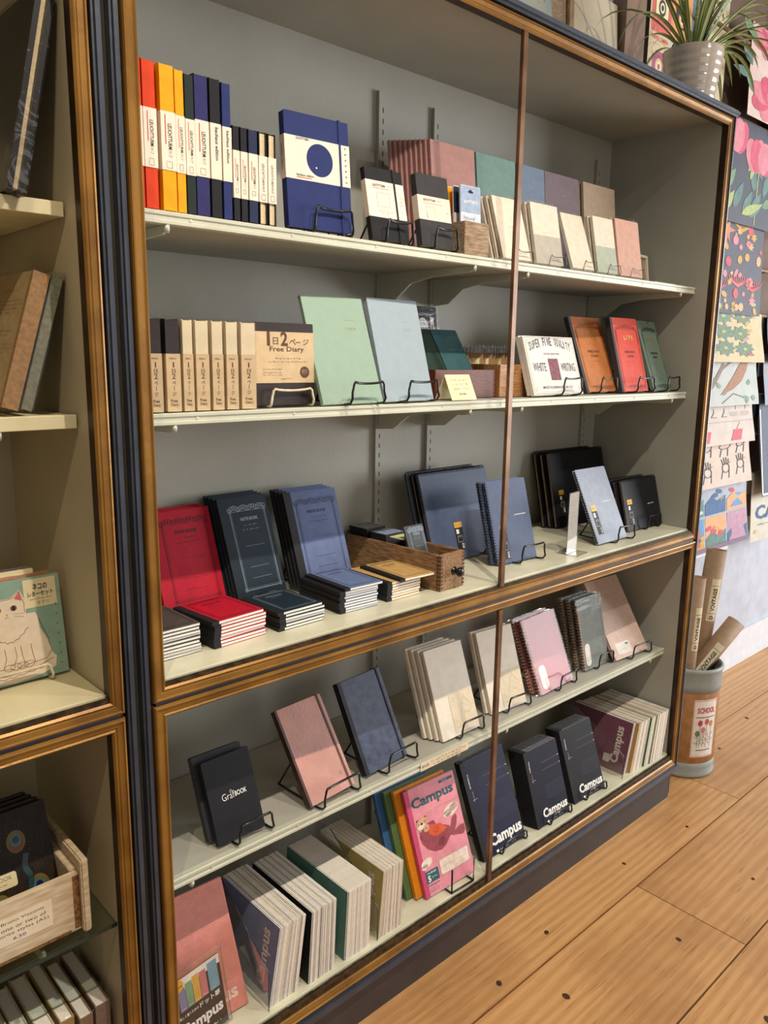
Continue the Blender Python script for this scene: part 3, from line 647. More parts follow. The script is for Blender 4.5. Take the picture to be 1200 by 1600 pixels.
MB().box(0, .098, -.071, 0, -.0008, 0, CARD).build('rear_leaf', tc).matrix_local = Matrix.Translation((0, .0709, 0)) @ Matrix.Rotation(R(50), 4, 'X')
SFQ = pm('ivory_board', '#e6ddcf', .6, .03, 40); VIO = pm('violet_ink', '#4a4a68', .6)
def sfq(c, W, H):
    w = .0006
    c.line(rrect(.02*W, .98*W, .02*H, .98*H, .004), .0012, VIO, w, None, True); c.line(rrect(.05*W, .95*W, .05*H, .95*H, .003), .0006, VIO, w, None, True)
    tx = 'SUPER FINE QUALITY'; n = len(tx)
    for i, ch in enumerate(tx):
        if ch == ' ': continue
        f = (i+.5)/n; arch = .045*(1-(2*f-1)**2)
        c.text(ch, (.08+.84*f)*W-.0045, (.74+arch*2.2)*H, .009 if ch != 'I' else .003, .026, VIO, w, 0, .02)
    c.text('ORIGINAL BRAND PAPER', .34*W, .685*H, .32*W, .006, VIO, w); c.text('WHITE', .09*W, .40*H, .25*W, .026, VIO, w, 0, .01); c.text('WRITING', .64*W, .40*H, .29*W, .026, VIO, w, 0, .01)
    c.rect(.40*W, .60*W, .25*H, .62*H, pm('purple_print', '#5d3b58', .6, .3, 80, col2='#8f4a3c'), w); c.text('MADE IN JAPAN BY LIFE CO', .2*W, .09*H, .6*W, .011, VIO, w, 0, .01)
    for a in (.07, .93):
        for b_ in (.1, .9): c.line(ell(a*W, b_*H, .006, .004, 30), .0008, VIO, w, None, True)
stand_pad('writing_pad', 'wide ivory writing pad with arched violet lettering', 1.967, .160, Z2, -.3, .259, .187, 18, .012, SFQ, sfq, n=2, dlab='second ivory writing pad hidden behind the lettered one', f0=.42, f1=.8, lh=.052, stl='black wire stand holding the ivory writing pad')
def life(ink, lines):
    def d(c, W, H):
        w = .0006; gx = W*.12
        for k in range(2):
            o = k*.005; c.line(rrect(gx+o, W*.95-o, H*.05+o, H*.86-o, .008), .0012-.0004*k, ink, w, None, True)
        for i in range(15):
            u = gx+.014+i*(W*.83-.028)/14; c.line(ell(u, H*.865+.006*math.sin(i*math.pi/14), .006, .004, i*40, 8), .0011, ink, w, None, True)
        for s_ in (gx+.004, W*.94):
            for i in range(7): c.line(ell(s_, H*.82-i*.006, .003, .004, 20*i, 7), .0008, ink, w, None, True)
        for i in range(9): c.line(ell(gx+.03+i*.012, H*.07, .005, .003, i*30, 8), .0008, ink, w, None, True)
        for i, ch in enumerate('LIFE'): c.text(ch, W*(.40+.095*i), H*(.70+.008*(1.5-abs(i-1.5))), .0095 if ch != 'I' else .0035, .015, GOLDI, w+.0002, 0, .03)
        for i, s_ in enumerate(lines): c.text(s_, W*(.54-.19 if i == 0 else .54-.11), H*(.52-.06*i), W*(.38 if i == 0 else .22), .0085, ink, w, 0, .02)
        c.scribble(W*.42, H*.40, W*.24, .002, ink, seed=6); c.scribble(W*.46, H*.16, W*.18, .0018, ink, seed=8)
    return d
STRIP = pm('dark_cloth_strip', '#3b3a3c', .7, .1, 200)
OR_ = cov('burnt_orange', '#bd7440'); RD_ = cov('coral_red', '#d24a37'); GN_ = cov('grey_green', '#6a7a6b')
stand_pad('bound_notebook', 'burnt orange ornate notebook with dark cloth spine', 2.372, .240, Z2, -4, .176, .276, 22, .016, OR_, life(pm('umber_ink', '#6e3a1e'), ('NOBLE NOTE', 'PLAIN')), strip=(.012, STRIP), f0=.22, f1=.74, stl='black wire stand holding the burnt orange notebook')
stand_pad('bound_notebook', 'coral red ornate notebook with dark cloth spine', 2.512, .187, Z2, -.9, .172, .267, 16.2, .018, RD_, life(pm('maroon_ink', '#6e1e1c'), ('NOBLE NOTE', 'SECTION')), strip=(.012, STRIP), n=1, f0=.3, f1=.96, stl='black wire stand holding the coral red notebook')
stand_pad('bound_notebook', 'grey-green ornate notebook, rightmost on the second shelf', 2.690, .165, Z2, 4, .152, .268, 20, .012, GN_, life(pm('forest_ink', '#26352a'), ('NOBLE NOTE', 'RULED')), f0=.34, f1=1.0, stl='black wire stand holding the grey-green notebook')

# ------------------------------------------------------------------ middle deck
AP_R = cov('apica_red', '#b3152c', .6, .25); AP_T = cov('deep_teal', '#1b2935', .6, .25); AP_B = cov('periwinkle', '#65749b', .6, .25)
def apica(ink, seal=None):
    def d(c, W, H):
        w = .0006; a, b_ = .19*W, .91*W
        for k, t in ((0, .0016), (.004, .0006)): c.line([(a+k, .86*H), (a+k, .07*H+k), (b_-k, .07*H+k), (b_-k, .86*H)], t, ink, w)
        for i in range(17):
            u = a+(b_-a)*i/16; c.line(ell(u, .875*H+.005*abs(math.sin(i*.75)), .0058, .0046, i*35, 9), .0013, ink, w, None, True)
        c.line([(a, .855*H), (b_, .855*H)], .001, ink, w)
        for u in (a, b_):
            for v in (.075, .86): c.line(ell(u, v*H, .004, .004, 0, 8), .001, ink, w, None, True)
        c.text('NOTE BOOK', (.55-.17)*W, .755*H, .36*W, .0088, ink, w, 0, .035)
        c.scribble(.42*W, .70*H, .30*W, .004, ink, seed=31, t=.0006, w=w); c.scribble(.38*W, .655*H, .36*W, .004, ink, seed=32, t=.0006, w=w)
        for v in (.50, .29, .18): c.line([(.38*W, v*H), (.76*W, v*H)], .0006, ink, w)
        if seal:
            c.rect(.035*W, .085*W, .16*H, .30*H, GOLDI, .0009)
            for i in range(3): c.line(ell(.06*W, (.19+.04*i)*H, .0022, .0035), .0008, INK, .0011, None, True)
    return d
BSTRIP = pm('black_cloth_strip', '#16161a', .65, .1, 200)
def apset(nm, x, y, yw, W, H, tilt, m, ink, n, strip, seal, dx):
    z = ZD+.018; T = .009; M = leanM(x, y, z, yw, tilt)
    slim('cloth_notebook', f'large {nm} cloth notebook with ornate frame, front of its leaning set', 'notebook', M, W, H, T, m, PAGEX, f'large {nm} notebooks leaning on the deck', apica(ink), (.022, strip))
    f = slim('cloth_notebook', f'plain {nm} notebook edge showing just behind the ornate front {nm} one', 'notebook', back(M, .0115, dx, .002), W, H, T, m, PAGEX, f'large {nm} notebooks leaning on the deck', None, (.022, strip))
    for i in range(2, n): dup(f, back(M, .0115*i, dx*i, .002*i), f'rearmost {nm} notebook of the leaning set of {n}' if i == n-1 else f'third {nm} notebook of the leaning set, mostly hidden')
    stand(f'black wire stand hidden under the large {nm} notebooks', x, y, ZD, yw, W, tilt, .0115*n, f0=.2, f1=.8, lh=.022, H=.12, out=.01)
apset('red', .812, .31, 1, .163, .234, 19, AP_R, pm('dark_red_ink', '#5c0c18', .6), 3, AP_R, False, -.006)
apset('dark teal', .992, .285, 2.8, .146, .252, 20, AP_T, pm('silver_grey_ink', '#8d9aa5', .5), 4, cov('blackish_teal', '#1a242c', .6, .2), True, -.004)
apset('periwinkle blue', 1.174, .272, -1.4, .168, .250, 20, AP_B, pm('slate_ink', '#39445f', .6), 4, BSTRIP, True, -.004)
def pile(nm, x, y, yw, W, D, n, t, m, lab, strip=BSTRIP, top=(0, 0, 0), ink=INK, red=()):
    def d(c, W, H):
        c.line(rrect(.2*W, .93*W, .08*H, .92*H, .003), .0012, ink, .0006, None, True); c.line(rrect(.24*W, .89*W, .12*H, .86*H, .003), .0005, ink, .0006, None, True)
        for i in range(9): c.line(ell((.27+.07*i)*W, .93*H, .0045, .003, 20*i, 7), .0009, ink, .0006, None, True)
        c.text('NOTE BOOK', .38*W, .75*H, .36*W, .006, ink, .0006, 0, .03); c.scribble(.42*W, .68*H, .28*W, .003, ink, seed=4)
    for i in range(n):
        last = i == n-1
        M = Matrix.Translation((x+(top[0] if last else rnd.uniform(-.003, .003)), y+(top[1] if last else rnd.uniform(-.002, .002)), ZD+(i+1)*t)) @ Matrix.Rotation(R(yw+(top[2] if last else rnd.uniform(-.8, .8))), 4, 'Z')
        if i == 0 or last:
            f = slim('small_notebook', f'{lab} notebook, topmost of the flat {nm} pile' if last else f'{lab} notebook, lowest of the flat {nm} pile', 'notebook', M, W, D, t-.0006, m, PAGEX, f'{nm} pile on the middle deck', d if last else None, (.016, strip))
            if i == 0: base = f
        else: dup(base, M, f'{lab} notebook within the flat {nm} pile, below its topmost one')
pile('charcoal', .652, .085, 1, .122, .15, 9, .0071, cov('warm_grey', '#4c4642'), 'charcoal grey', ink=pm('mid_grey_ink', '#2b2825'))
pile('red', .800, .078, 4, .134, .145, 8, .0075, AP_R, 'bright red', ink=pm('dark_red_ink', '#5c0c18'), top=(-.003, -.002, 1))
pile('dark teal', .966, .080, 1, .128, .145, 6, .0072, AP_T, 'dark teal', ink=pm('silver_grey_ink', '#8d9aa5'), top=(-.003, 0, 1))
pile('blue', 1.143, .085, -2, .118, .165, 9, .0068, AP_B, 'periwinkle blue', ink=pm('slate_ink', '#39445f'), top=(.014, -.004, 0))
pile('tan', 1.298, .085, 0, .117, .165, 8, .0068, pm('manila_cover', '#c59f63', .65, .06, 50), 'tan', ink=BROWNI, top=(.034, -.012, -3))
# drawer box
MD = Matrix.Translation((1.460, .056, ZD)) @ Matrix.Rotation(R(3), 4, 'Z')
dr = thing('dovetailed_box', 'old dovetailed wooden drawer with black knob, full of small notebooks', 'drawer', MD)
DW, DD, DH = .098, .36, .098
m = MB(); m.bbox(0, DW, 0, .012, 0, DH, WOODD, .002)
for i in range(9):
    z = .006+i*.0105
    for sx in (0, DW): m.box(sx-.0006 if sx == 0 else sx-.009, sx+.009 if sx == 0 else sx+.0006, -.0006, .0125, z, z+.0052, pm('dovetail', '#5d3f26', .7, .1))
fp = m.build('front_panel', dr)
m = MB(); m.bbox(.008, DW-.008, DD-.01, DD, 0, DH-.002, WOODD, .002); m.build('back_panel', dr)
for a in (0, DW-.009): MB().bbox(a, a+.009, .0122, DD, 0, DH, WOODD, .002).build('side_panel', dr)
MB().box(.0092, DW-.0092, .0122, DD-.0102, .004, .01, WOODD).build('base', dr)
kb = MB(); KM = cols((DW*.56, 0, DH*.5), (1, 0, 0), (0, 0, 1), (0, -1, 0))
kb.lathe([(0, -.001), (.011, -.001), (.011, .002), (.005, .004), (.005, .010), (.010, .014), (.0135, .020), (.012, .026), (.006, .029), (0, .0295)], pm('black_knob', '#141212', .25), 20, KM); kb.build('knob', fp, 'black turned knob')
for i in range(13):
    g1 = i > 6
    M = MD @ Matrix.Translation((.012, .355-.0105*i-(.012 if g1 else 0)-.02, .0105)) @ Matrix.Rotation(R(-8), 4, 'X') @ cols((0, 0, 0), (1, 0, 0), (0, 0, 1), (0, -1, 0))
    # spines up: pocket notebooks filed on edge
    col = pm('ash_edge', '#c6c8c4', .6, .08, 200) if not g1 else pm('pale_blue_edge', '#b9c6e6', .6, .08, 200)
    root = thing('mini_notebook', 'small black-sided notebook filed in the rear group of the drawer' if not g1 else 'small black-sided notebook with pale blue top in the middle of the drawer', 'notebook', M, 'small notebooks filed in the drawer, '+('middle group' if g1 else 'rear group'))
    hh = .108 if g1 else .112
    MB().prism(rrect(0, .074, 0, hh, .001), -.0008, 0, BLK).prism(rrect(0, .074, 0, hh, .001), -.0098, -.0090, BLK).box(-.0006, .001, 0, hh-.0004, -.0097, -.0001, BSTRIP).build('cover', root)
    MB().box(.0011, .0735, .0005, hh+.0002, -.0089, -.0009, col).build('page_block', root)
M = MD @ Matrix.Translation((.014, .105, .036)) @ leanM(0, 0, .004, -4, 22)
slim('mini_notebook', 'charcoal mini notebook with silver ornate frame at the front of the drawer', 'notebook', M, .070, .118, .006, cov('slate_charcoal', '#474a4d'), PAGEX, deco=apica(pm('silver_grey_ink', '#8d9aa5')))
tag(MB().bbox(0, .07, 0, .05, 0, .002, pm('pale_lime_slip', '#cfd29a', .6), .0005).build('paper_slip'), 'pale lime paper slip on top of the notebooks in the drawer', 'card', None, MD @ Matrix.Translation((.014, .150, .112)))
# sketchbooks
PRICE = pm('price_yellow', '#e0a92c', .5, .04)
def sticker(c, u, v, wd, ht, col=INK):
    w = .0006; c.rect(u, u+wd, v, v+ht, col, w); c.rect(u, u+wd, v+ht*.8, v+ht, PRICE, w+.0002); c.scribble(u+wd*.1, v+ht*.87, wd*.8, ht*.05, INK, seed=3, w=w+.0004)
    c.rect(u+wd*.15, u+wd*.5, v+ht*.58, v+ht*.74, WHITEI, w+.0002); c.line([(u+wd*.2, v+ht*.5), (u+wd*.9, v+ht*.5)], .0006, WHITEI, w+.0002); c.line(rrect(u+wd*.2, u+wd*.85, v+ht*.28, v+ht*.46, .001), .0006, WHITEI, w+.0002, None, True)
    c.rect(u+wd*.6, u+wd*.9, v+ht*.04, v+ht*.22, WHITEI, w+.0002)
    for i in range(6): c.line([(u+wd*(.62+.05*i), v+ht*.05), (u+wd*(.62+.05*i), v+ht*.21)], .0006, INK, w+.0004)
MN_B = cov('sketch_blue', '#4c5874', .5, .1); MN_G = cov('steel_grey', '#8b93a3', .45, .1); MN_K = cov('sketch_black', '#1c1d22', .5, .1)
def mn(seal=True, su=.2, sv=.06, sw=.025, sh=.07, tu=.66, tv=.52, tw=.14):
    def d(c, W, H):
        sticker(c, su*W, sv*H, sw, sh); c.text('mnemosyne', tu*W, tv*H, tw*W, .0042, WHITEI, .0006, 0, .02); c.flat(star(tu*W-.004, tv*H+.002, .0025, 4), WHITEI, .0006)
    return d
def skset(nm, cols_, x, y, yw, W, H, tilt, T, dk, side='T', dx=-.006, labs=()):
    n = len(cols_)
    for i, m in enumerate(cols_):
        M = back(leanM(x, y, ZD+.002+T*math.sin(R(tilt)), yw, tilt), (T+.006)*i/math.cos(R(tilt)), dx*i)
        spiral('spiral_sketchbook', labs[i], 'sketchbook', M, W, H-.004*(i % 2), T, m, side, BLACK, nm, dk if i == 0 else None)
skset('large spiral sketchbooks behind the drawer', [MN_B, MN_K, MN_B], 1.634, .238, .8, .305, .272, 17, .012, mn(su=.36, sv=.10, sw=.035, sh=.085, tu=.83, tv=.50, tw=.05),
      labs=['big blue top-spiral sketchbook with yellow-topped price sticker behind the drawer', 'black top-spiral sketchbook just behind the big blue one', 'rearmost blue top-spiral sketchbook behind the black one'])
skset('large black sketchbooks at the right', [MN_K, MN_K, MN_K], 2.350, .315, -.6, .345, .272, 12.5, .013, mn(su=.1, sv=.18, sw=.03, sh=.085), dx=-.012,
      labs=['big black top-spiral sketchbook, front of the large black set', 'second big black sketchbook behind the front black one', 'rearmost big black sketchbook of the three standing at right'])
skset('small black sketchbooks at the right', [MN_K, MN_K, MN_K], 2.500, .118, -1.3, .232, .182, 14.5, .011, mn(su=.08, sv=.12, sw=.032, sh=.09, tu=.68, tv=.45), dx=-.012,
      labs=['small black spiral sketchbook with price sticker at the far right on the deck', 'second small black sketchbook behind the stickered one', 'rearmost small black sketchbook of the three at far right'])
stand('black wire stand holding the small black sketchbooks', 2.500, .118, ZD, -1.3, .232, 14.5, .05, f0=.42, f1=.80, lh=.05, out=.02, H=.09)
k = dict(kind=spiral)
stand_pad('spiral_notebook', 'blue side-spiral notebook on a stand right beside the brass bar', 1.789, .130, ZD, -3.5, .176, .252, 15.6, .010, MN_B, mn(su=.18, sv=.05, sw=.028, sh=.10, tu=.62, tv=.55, tw=.26), n=2, dlab='second blue spiral notebook behind the one beside the brass bar', stl='black wire stand holding the blue spiral notebooks', f0=.38, f1=.98, lh=.055, out=.035, step=.016, dx=-.010, **k)
stand_pad('spiral_notebook', 'pale grey side-spiral notebook on a stand before the black sketchbooks', 2.258, .086, ZD, .4, .183, .262, 25, .010, MN_G, mn(su=.12, sv=.12, sw=.030, sh=.10, tu=.6, tv=.52, tw=.26), stl='black wire stand holding the pale grey spiral notebook', f0=.4, f1=.98, lh=.055, out=.03, **k)
sg = thing('acrylic_sign', 'slim clear acrylic sign holder with a printed card on the deck', 'sign holder', Matrix.Translation((2.062, .074, ZD)) @ Matrix.Rotation(R(8), 4, 'Z'))
MB().box(-.002, .066, 0, .002, .003, .197, ACRYL).box(-.002, .066, .0032, .005, .003, .197, ACRYL).build('sleeve', sg)
c = MB(); MS = cols((0, .0021, .004), (1, 0, 0), (0, 0, 1), (0, -1, 0)); c.box(0, .064, .0022, .0030, .005, .194, pm('sign_card', '#e2dad0', .6, .03))
for i in range(7): c.scribble(.012, .16-i*.012, .04, .003, pm('grey_ink', '#8f867c'), MS, seed=i, w=0)
c.line(ell(.034, .10, .012, .02), .0008, pm('grey_ink', '#8f867c'), 0, MS, True); c.build('printed_card', sg)
m = MB(); m.box(-.004, .070, -.035, .045, 0, .0025, ACRYL)
for a, b_ in (((-.004, -.035), (.070, -.035)), ((.070, -.035), (.070, .045)), ((.070, .045), (-.004, .045)), ((-.004, .045), (-.004, -.035))): m.tube([(*a, .0015), (*b_, .0015)], .0008, pm('acrylic_brown_edge', '#7b6650', .3), 4)
m.build('base', sg)

# ------------------------------------------------------------------ low shelf
def graf(c, W, H):
    c.text('Graf', .26*W, .475*H, .26*W, .0155, WHITEI, .0006, 0, -.01); c.text('BOOK', .53*W, .480*H, .25*W, .0115, WHITEI, .0006, 0, .01); c.line(ell(.46*W, .56*H, .0028, .0028), .0008, WHITEI, .0006, None, True)
stand_pad('hardcover_notebook', 'small black notebook with white lettering on a stand', .811, .103, Z4, 2.1, .127, .188, 20.8, .012, cov('soft_black', '#1a1a1f'), graf, n=1, kind=book, f0=.28, f1=1.02, lh=.05, out=.03, stl='black wire stand holding the small white-lettered black notebook')
book('hardcover_notebook', 'felt-grey notebook slumped behind the small white-lettered black one', 'notebook', leanM(.797, .121, Z4+.008, 0, 22), .128, .190, .016, cov('felt_grey', '#3b3c40', .8, .3), KRAFT)
def leath(c, W, H):
    c.line(ell(.80*W, .17*H, .004, .004), .0006, pm('umber_ink', '#6e3a1e'), .0006, None, True)
PK = pm('dusty_rose_leather', '#c18b7d', .5, .07, 14, .35, bscale=120)
stand_pad('leather_notebook', 'dusty pink leather notebook with brown spine and brown elastic strap', 1.062, .094, Z4, 4.9, .153, .246, 33, .016, PK, leath, kind=book, strip=(.006, pm('brown_leather', '#4a2e24', .5, .15, 60)), elastic=(.9, pm('brown_strap', '#4c2b1c', .5)), f0=.12, f1=.93, lh=.055, out=.03, stl='black wire stand holding the dusty pink leather notebook')
NVL = pm('mottled_navy_cover', '#3c4764', .55, .2, 45, .15, col2='#252d44', bscale=150)
stand_pad('hardcover_notebook', 'mottled navy hardcover notebook with black spine and elastic', 1.261, .114, Z4, 5, .163, .250, 26.8, .018, NVL, kind=book, strip=(.012, BLK), elastic=(.90, BLK), n=1, f0=.30, f1=1.02, lh=.055, out=.035, stl='black wire stand holding the mottled navy notebook')
KR = pm('grey_ink', '#8f867c'); IVORY = pm('ivory_cover', '#ece2d0', .6, .03, 40)
def md(c, W, H):
    c.rect(.36*W, 1.0*W, .03*H, .46*H, pm('ivory_label', '#e3d3b6', .6, .03), .0004); c.line([(.36*W, .03*H), (.36*W, .46*H)], .0004, KR, .0006)
    P = [(.60, .20), (.64, .30), (.70, .36), (.74, .42), (.76, .36), (.82, .34), (.9, .28), (.86, .22), (.78, .2), (.72, .23), (.66, .19)]
    c.line([(a*W, b_*H) for a, b_ in P], .0005, KR, .0007); c.line([(.66*W, .33*H), (.80*W, .27*H)], .0005, KR, .0007)
    for i in range(3): c.scribble(.4*W, (.40-.03*i)*H, .12*W, .002, KR, seed=i+40, w=.0007)
    c.scribble(.42*W, .08*H, .25*W, .002, KR, seed=50, w=.0007)
stand_pad('wrapped_notebook', 'ivory film-wrapped notebook with kraft page edges, left of the lower brass bar', 1.548, .108, Z4, -.8, .157, .262, 20.2, .011, IVORY, md, pg=KRAFT, n=4, dlab='ivory film-wrapped notebook behind the front one left of the lower brass bar', f0=.34, f1=.95, lh=.05, out=.024, wrap=PLASTIC, step=.0155, dx=-.008, stl='black wire stand holding the ivory notebooks left of the lower brass bar', group='ivory notebooks left of the lower brass bar')
stand_pad('wrapped_notebook', 'ivory film-wrapped notebook standing behind the lower brass bar', 1.791, .130, Z4, -4.5, .157, .254, 19.2, .012, IVORY, md, pg=PAGEX, n=2, dlab='second ivory notebook hidden behind the one at the lower brass bar', f0=.3, f1=.95, lh=.05, out=.026, wrap=PLASTIC, step=.016, dx=-.007, stl='black wire stand holding the notebooks behind the lower brass bar', group='ivory notebooks at the lower brass bar')
def ovl(c, W, H):
    c.flat(rrect(.1*W, .30*W, .05*H, .36*H, .014, 6), BANDW, .0005); c.line(rrect(.14*W, .26*W, .13*H, .26*H, .001), .0006, KR, .0007, None, True); c.scribble(.13*W, .31*H, .12*W, .002, KR, seed=1, w=.0007)
    c.rect(.92*W, .935*W, 0, H, pm('fold_line', '#8a5f60', .6), .0005)
BRW = pm('copper_wire', '#bd9272', .4, .1, metal=.4)
stand_pad('spiral_notebook', 'rose pink spiral notebook in clear film on the low shelf', 2.024, .114, Z4, 3.1, .190, .249, 22, .012, cov('rose_pink', '#bb777c'), ovl, kind=spiral, n=2, dlab='second rose pink spiral notebook behind the front pink one', f0=.40, f1=.93, lh=.05, out=.024, step=.022, dx=-.014, wire=BRW, wrap=PLASTIC, stl='black wire stand holding the rose pink spiral notebooks', rr=.012)
stand_pad('spiral_notebook', 'grey-green spiral notebook in clear film on the low shelf', 2.306, .134, Z4, .3, .153, .254, 13, .012, cov('grey_sage', '#7c827b'), ovl, kind=spiral, n=3, dlab='grey-green spiral notebook behind the front grey-green one', f0=.35, f1=.98, lh=.05, out=.022, step=.022, dx=-.012, wire=BRW, wrap=PLASTIC, stl='black wire stand holding the grey-green spiral notebooks', rr=.008, group='grey-green spiral notebooks on the low shelf')
def pp(c, W, H):
    c.flat(rrect(.12*W, .55*W, .05*H, .19*H, .010, 6), BANDW, .0005); c.scribble(.2*W, .10*H, .2*W, .002, KR, seed=1, w=.0007); c.text('MD', .42*W, .145*H, .018, .007, INK, .0007, 0, .02)
    for i in range(20): c.flat(ell(.035*W, (.04+.048*i)*H, .0018, .0018, 0, 8), KRAFT, .0005)
stand_pad('punched_pad', 'large pale pink pad with punched left edge at the low shelf right end', 2.480, .115, Z4, -3.2, .205, .305, 32.5, .014, pm('pale_pink_cover', '#d6b9a9', .6, .04, 50), pp, n=1, f0=.34, f1=.92, lh=.05, out=.024, stl='black wire stand holding the large pale pink pad')
lb = thing('shelf_label', 'handwritten price label stuck on the low shelf front edge', 'label', cols((1.412, .0655, Z4-.024), (1, 0, 0), (0, 0, 1), (0, -1, 0)))
c = MB(); c.box(0, .195, 0, .024, .0003, .0010, NOTE); c.text('$16.50', .006, .007, .026, .009, INK, .0013); c.scribble(.040, .0125, .145, .007, INK, seed=8, w=.0013, t=.0008); c.scribble(.050, .003, .11, .006, INK, seed=9, w=.0013, t=.0008); c.build('paper', lb)

# ------------------------------------------------------------------ bottom deck
CT = pm('campus_teal', '#2f5a62', .5, .04); OTP = cov('otter_pink', '#e3929f', .5, .05)
def campus(c, u, v, wd, ht, m, w=.0008, rot=0, bold=.035): c.text('Campus', u, v, wd, ht, m, w, rot, bold)
def otter(c, W, H):
    w = .0006; OB = pm('otter_brown', '#9c4650', .6); OD = pm('otter_dark', '#7d3641', .6); TN = pm('otter_tan', '#d3a880', .6); ORG = pm('pup_orange', '#d95a30', .6); CL = pm('cloud_cream', '#ecd9c8', .6)
    campus(c, .09*W, .78*H, .84*W, .125*H, CT, w)
    c.flat(rrect(.68*W, .96*W, .935*H, .962*H, .003), CT, w); c.text('5mm', .74*W, .942*H, .10*W, .012*H, WHITEI, w+.0003)
    c.scribble(.14*W, .745*H, .4*W, .002, WHITEI, seed=4, w=w); c.line([(.50*W, .735*H), (.97*W, .735*H)], .0007, KR, w)
    for cx, cy, rx in ((.79, .655, .15), (.72, .635, .09), (.86, .67, .09), (.14, .30, .11), (.09, .27, .06)): c.flat(ell(cx*W, cy*H, rx*W, rx*W*.55, 10, 20), CL, w)
    P = [(.12, .55), (.14, .48), (.22, .41), (.34, .36), (.47, .345), (.57, .37), (.66, .42), (.74, .44), (.70, .52), (.60, .555), (.48, .56), (.36, .60), (.22, .62)]
    c.flat([(a*W, b*H) for a, b in P], OB, w+.0002)
    c.flat([(a*W, b*H) for a, b in ((.66, .47), (.72, .50), (.78, .575), (.86, .60), (.88, .57), (.84, .50), (.78, .455), (.70, .43))], OB, w+.0003)
    c.flat([(a*W, b*H) for a, b in ((.70, .46), (.80, .455), (.90, .475), (.985, .475), (.985, .41), (.93, .385), (.84, .40), (.72, .42))], OB, w+.00035)
    c.flat(ell(.50*W, .42*H, .08*W, .035*H, 30), OD, w+.0004)
    c.flat(ell(.205*W, .655*H, .115*W, .050*H, 20, 24), TN, w+.0005); c.flat(ell(.185*W, .632*H, .075*W, .024*H, 15, 20), CL, w+.0006)
    for a in (.13, .29): c.flat(ell(a*W, (.695 if a < .2 else .705)*H, .018*W, .010*H), OD, w+.0004)
    c.flat(ell(.20*W, .655*H, .022*W, .010*H), INK, w+.0008); c.flat(ell(.14*W, .658*H, .008*W, .005*H), INK, w+.0008); c.flat(ell(.26*W, .668*H, .008*W, .005*H), INK, w+.0008)
    c.flat([(a*W, b*H) for a, b in ((.28, .59), (.36, .615), (.44, .595), (.54, .585), (.60, .545), (.64, .515), (.56, .495), (.46, .485), (.36, .50), (.29, .54))], ORG, w+.0007)
    c.line([(.40*W, .55*H), (.42*W, .525*H), (.47*W, .525*H), (.48*W, .55*H), (.44*W, .56*H)], .0008, OD, w+.0009, None, True)
    c.flat(ell(.265*W, .595*H, .055*W, .027*H, 20), TN, w+.0009); c.flat(ell(.27*W, .60*H, .01*W, .005*H), INK, w+.0011)
    c.flat([(a*W, b*H) for a, b in ((.13, .60), (.18, .56), (.26, .545), (.28, .50), (.20, .49), (.14, .53))], OB, w+.0010); c.flat([(a*W, b*H) for a, b in ((.30, .635), (.42, .64), (.46, .60), (.38, .60))], OB, w+.0004)
    c.flat(rrect(.36*W, .95*W, .125*H, .265*H, .003), CL, w); c.line(rrect(.36*W, .95*W, .125*H, .265*H, .003), .0006, KR, w+.0002, None, True); c.line([(.36*W, .195*H), (.95*W, .195*H)], .0005, KR, w+.0002)
    c.flat(rrect(.07*W, .32*W, .115*H, .225*H, .003), CT, w); c.text('5', .10*W, .125*H, .055*W, .055*H, WHITEI, w+.0003, 0, .03); c.text('方眼罫', .10*W, .193*H, .18*W, .018*H, WHITEI, w+.0003); c.scribble(.18*W, .14*H, .11*W, .008, WHITEI, seed=6, w=w+.0003, t=.0008)
    campus(c, .08*W, .080*H, .22*W, .022*H, CT, w, 0, .01)
    for v in (.06, .045, .03): c.scribble(.08*W, v*H, .2*W, .002, CT, seed=int(v*1000), w=w)
x, y = 1.429, .045
OT = .012; zo = ZB+.002+OT*math.sin(R(20.9))
slim('campus_notebook', 'pink notebook with an otter drawing under big teal lettering', 'notebook', leanM(x, y, zo, -1.9, 20.9), .199, .298, OT, OTP, PAGEX, deco=otter, strip=(.016, pm('magenta_strip', '#c4456e', .5, .05)))
for i, (nm, cc) in enumerate((('orange', '#e08a1c'), ('grass-green', '#587040'), ('blue', '#35608c'))):
    slim('campus_notebook', f'{nm} notebook leaning behind the pink otter notebook', 'notebook', back(leanM(x-.016, y, zo, -1.9, 20.9), .017+.0165*i, -.022*i-.006, 0), .199, .300, .012, cov('leaning_'+nm.replace('-', '_'), cc), PAGEX, group='coloured notebooks behind the otter notebook')
lw = thing('bookend_stand', 'black square-bent wire stand in front of the pink otter notebook', 'book stand', Matrix.Translation((x, y, ZB)) @ Matrix.Rotation(R(-1.9), 4, 'Z'))
m = MB(); q = .003
m.tube([(.075, -.024, .075), (.075, -.024, q), (.165, -.024, q), (.165, -.024, .075)], q, BLACK, 8); m.build('front_prongs', lw)
m = MB(); m.tube([(.075, -.024, q), (.075, .10, q), (.075, .16, .13), (.165, .16, .13), (.165, .10, q), (.165, -.024, q)], q, BLACK, 8); m.build('base_wire', lw)
CN = cov('campus_navy', '#191b35', .5, .06); CK = cov('campus_black', '#14151a', .5, .06); CK2 = cov('campus_indigo', '#15172a', .5, .06)
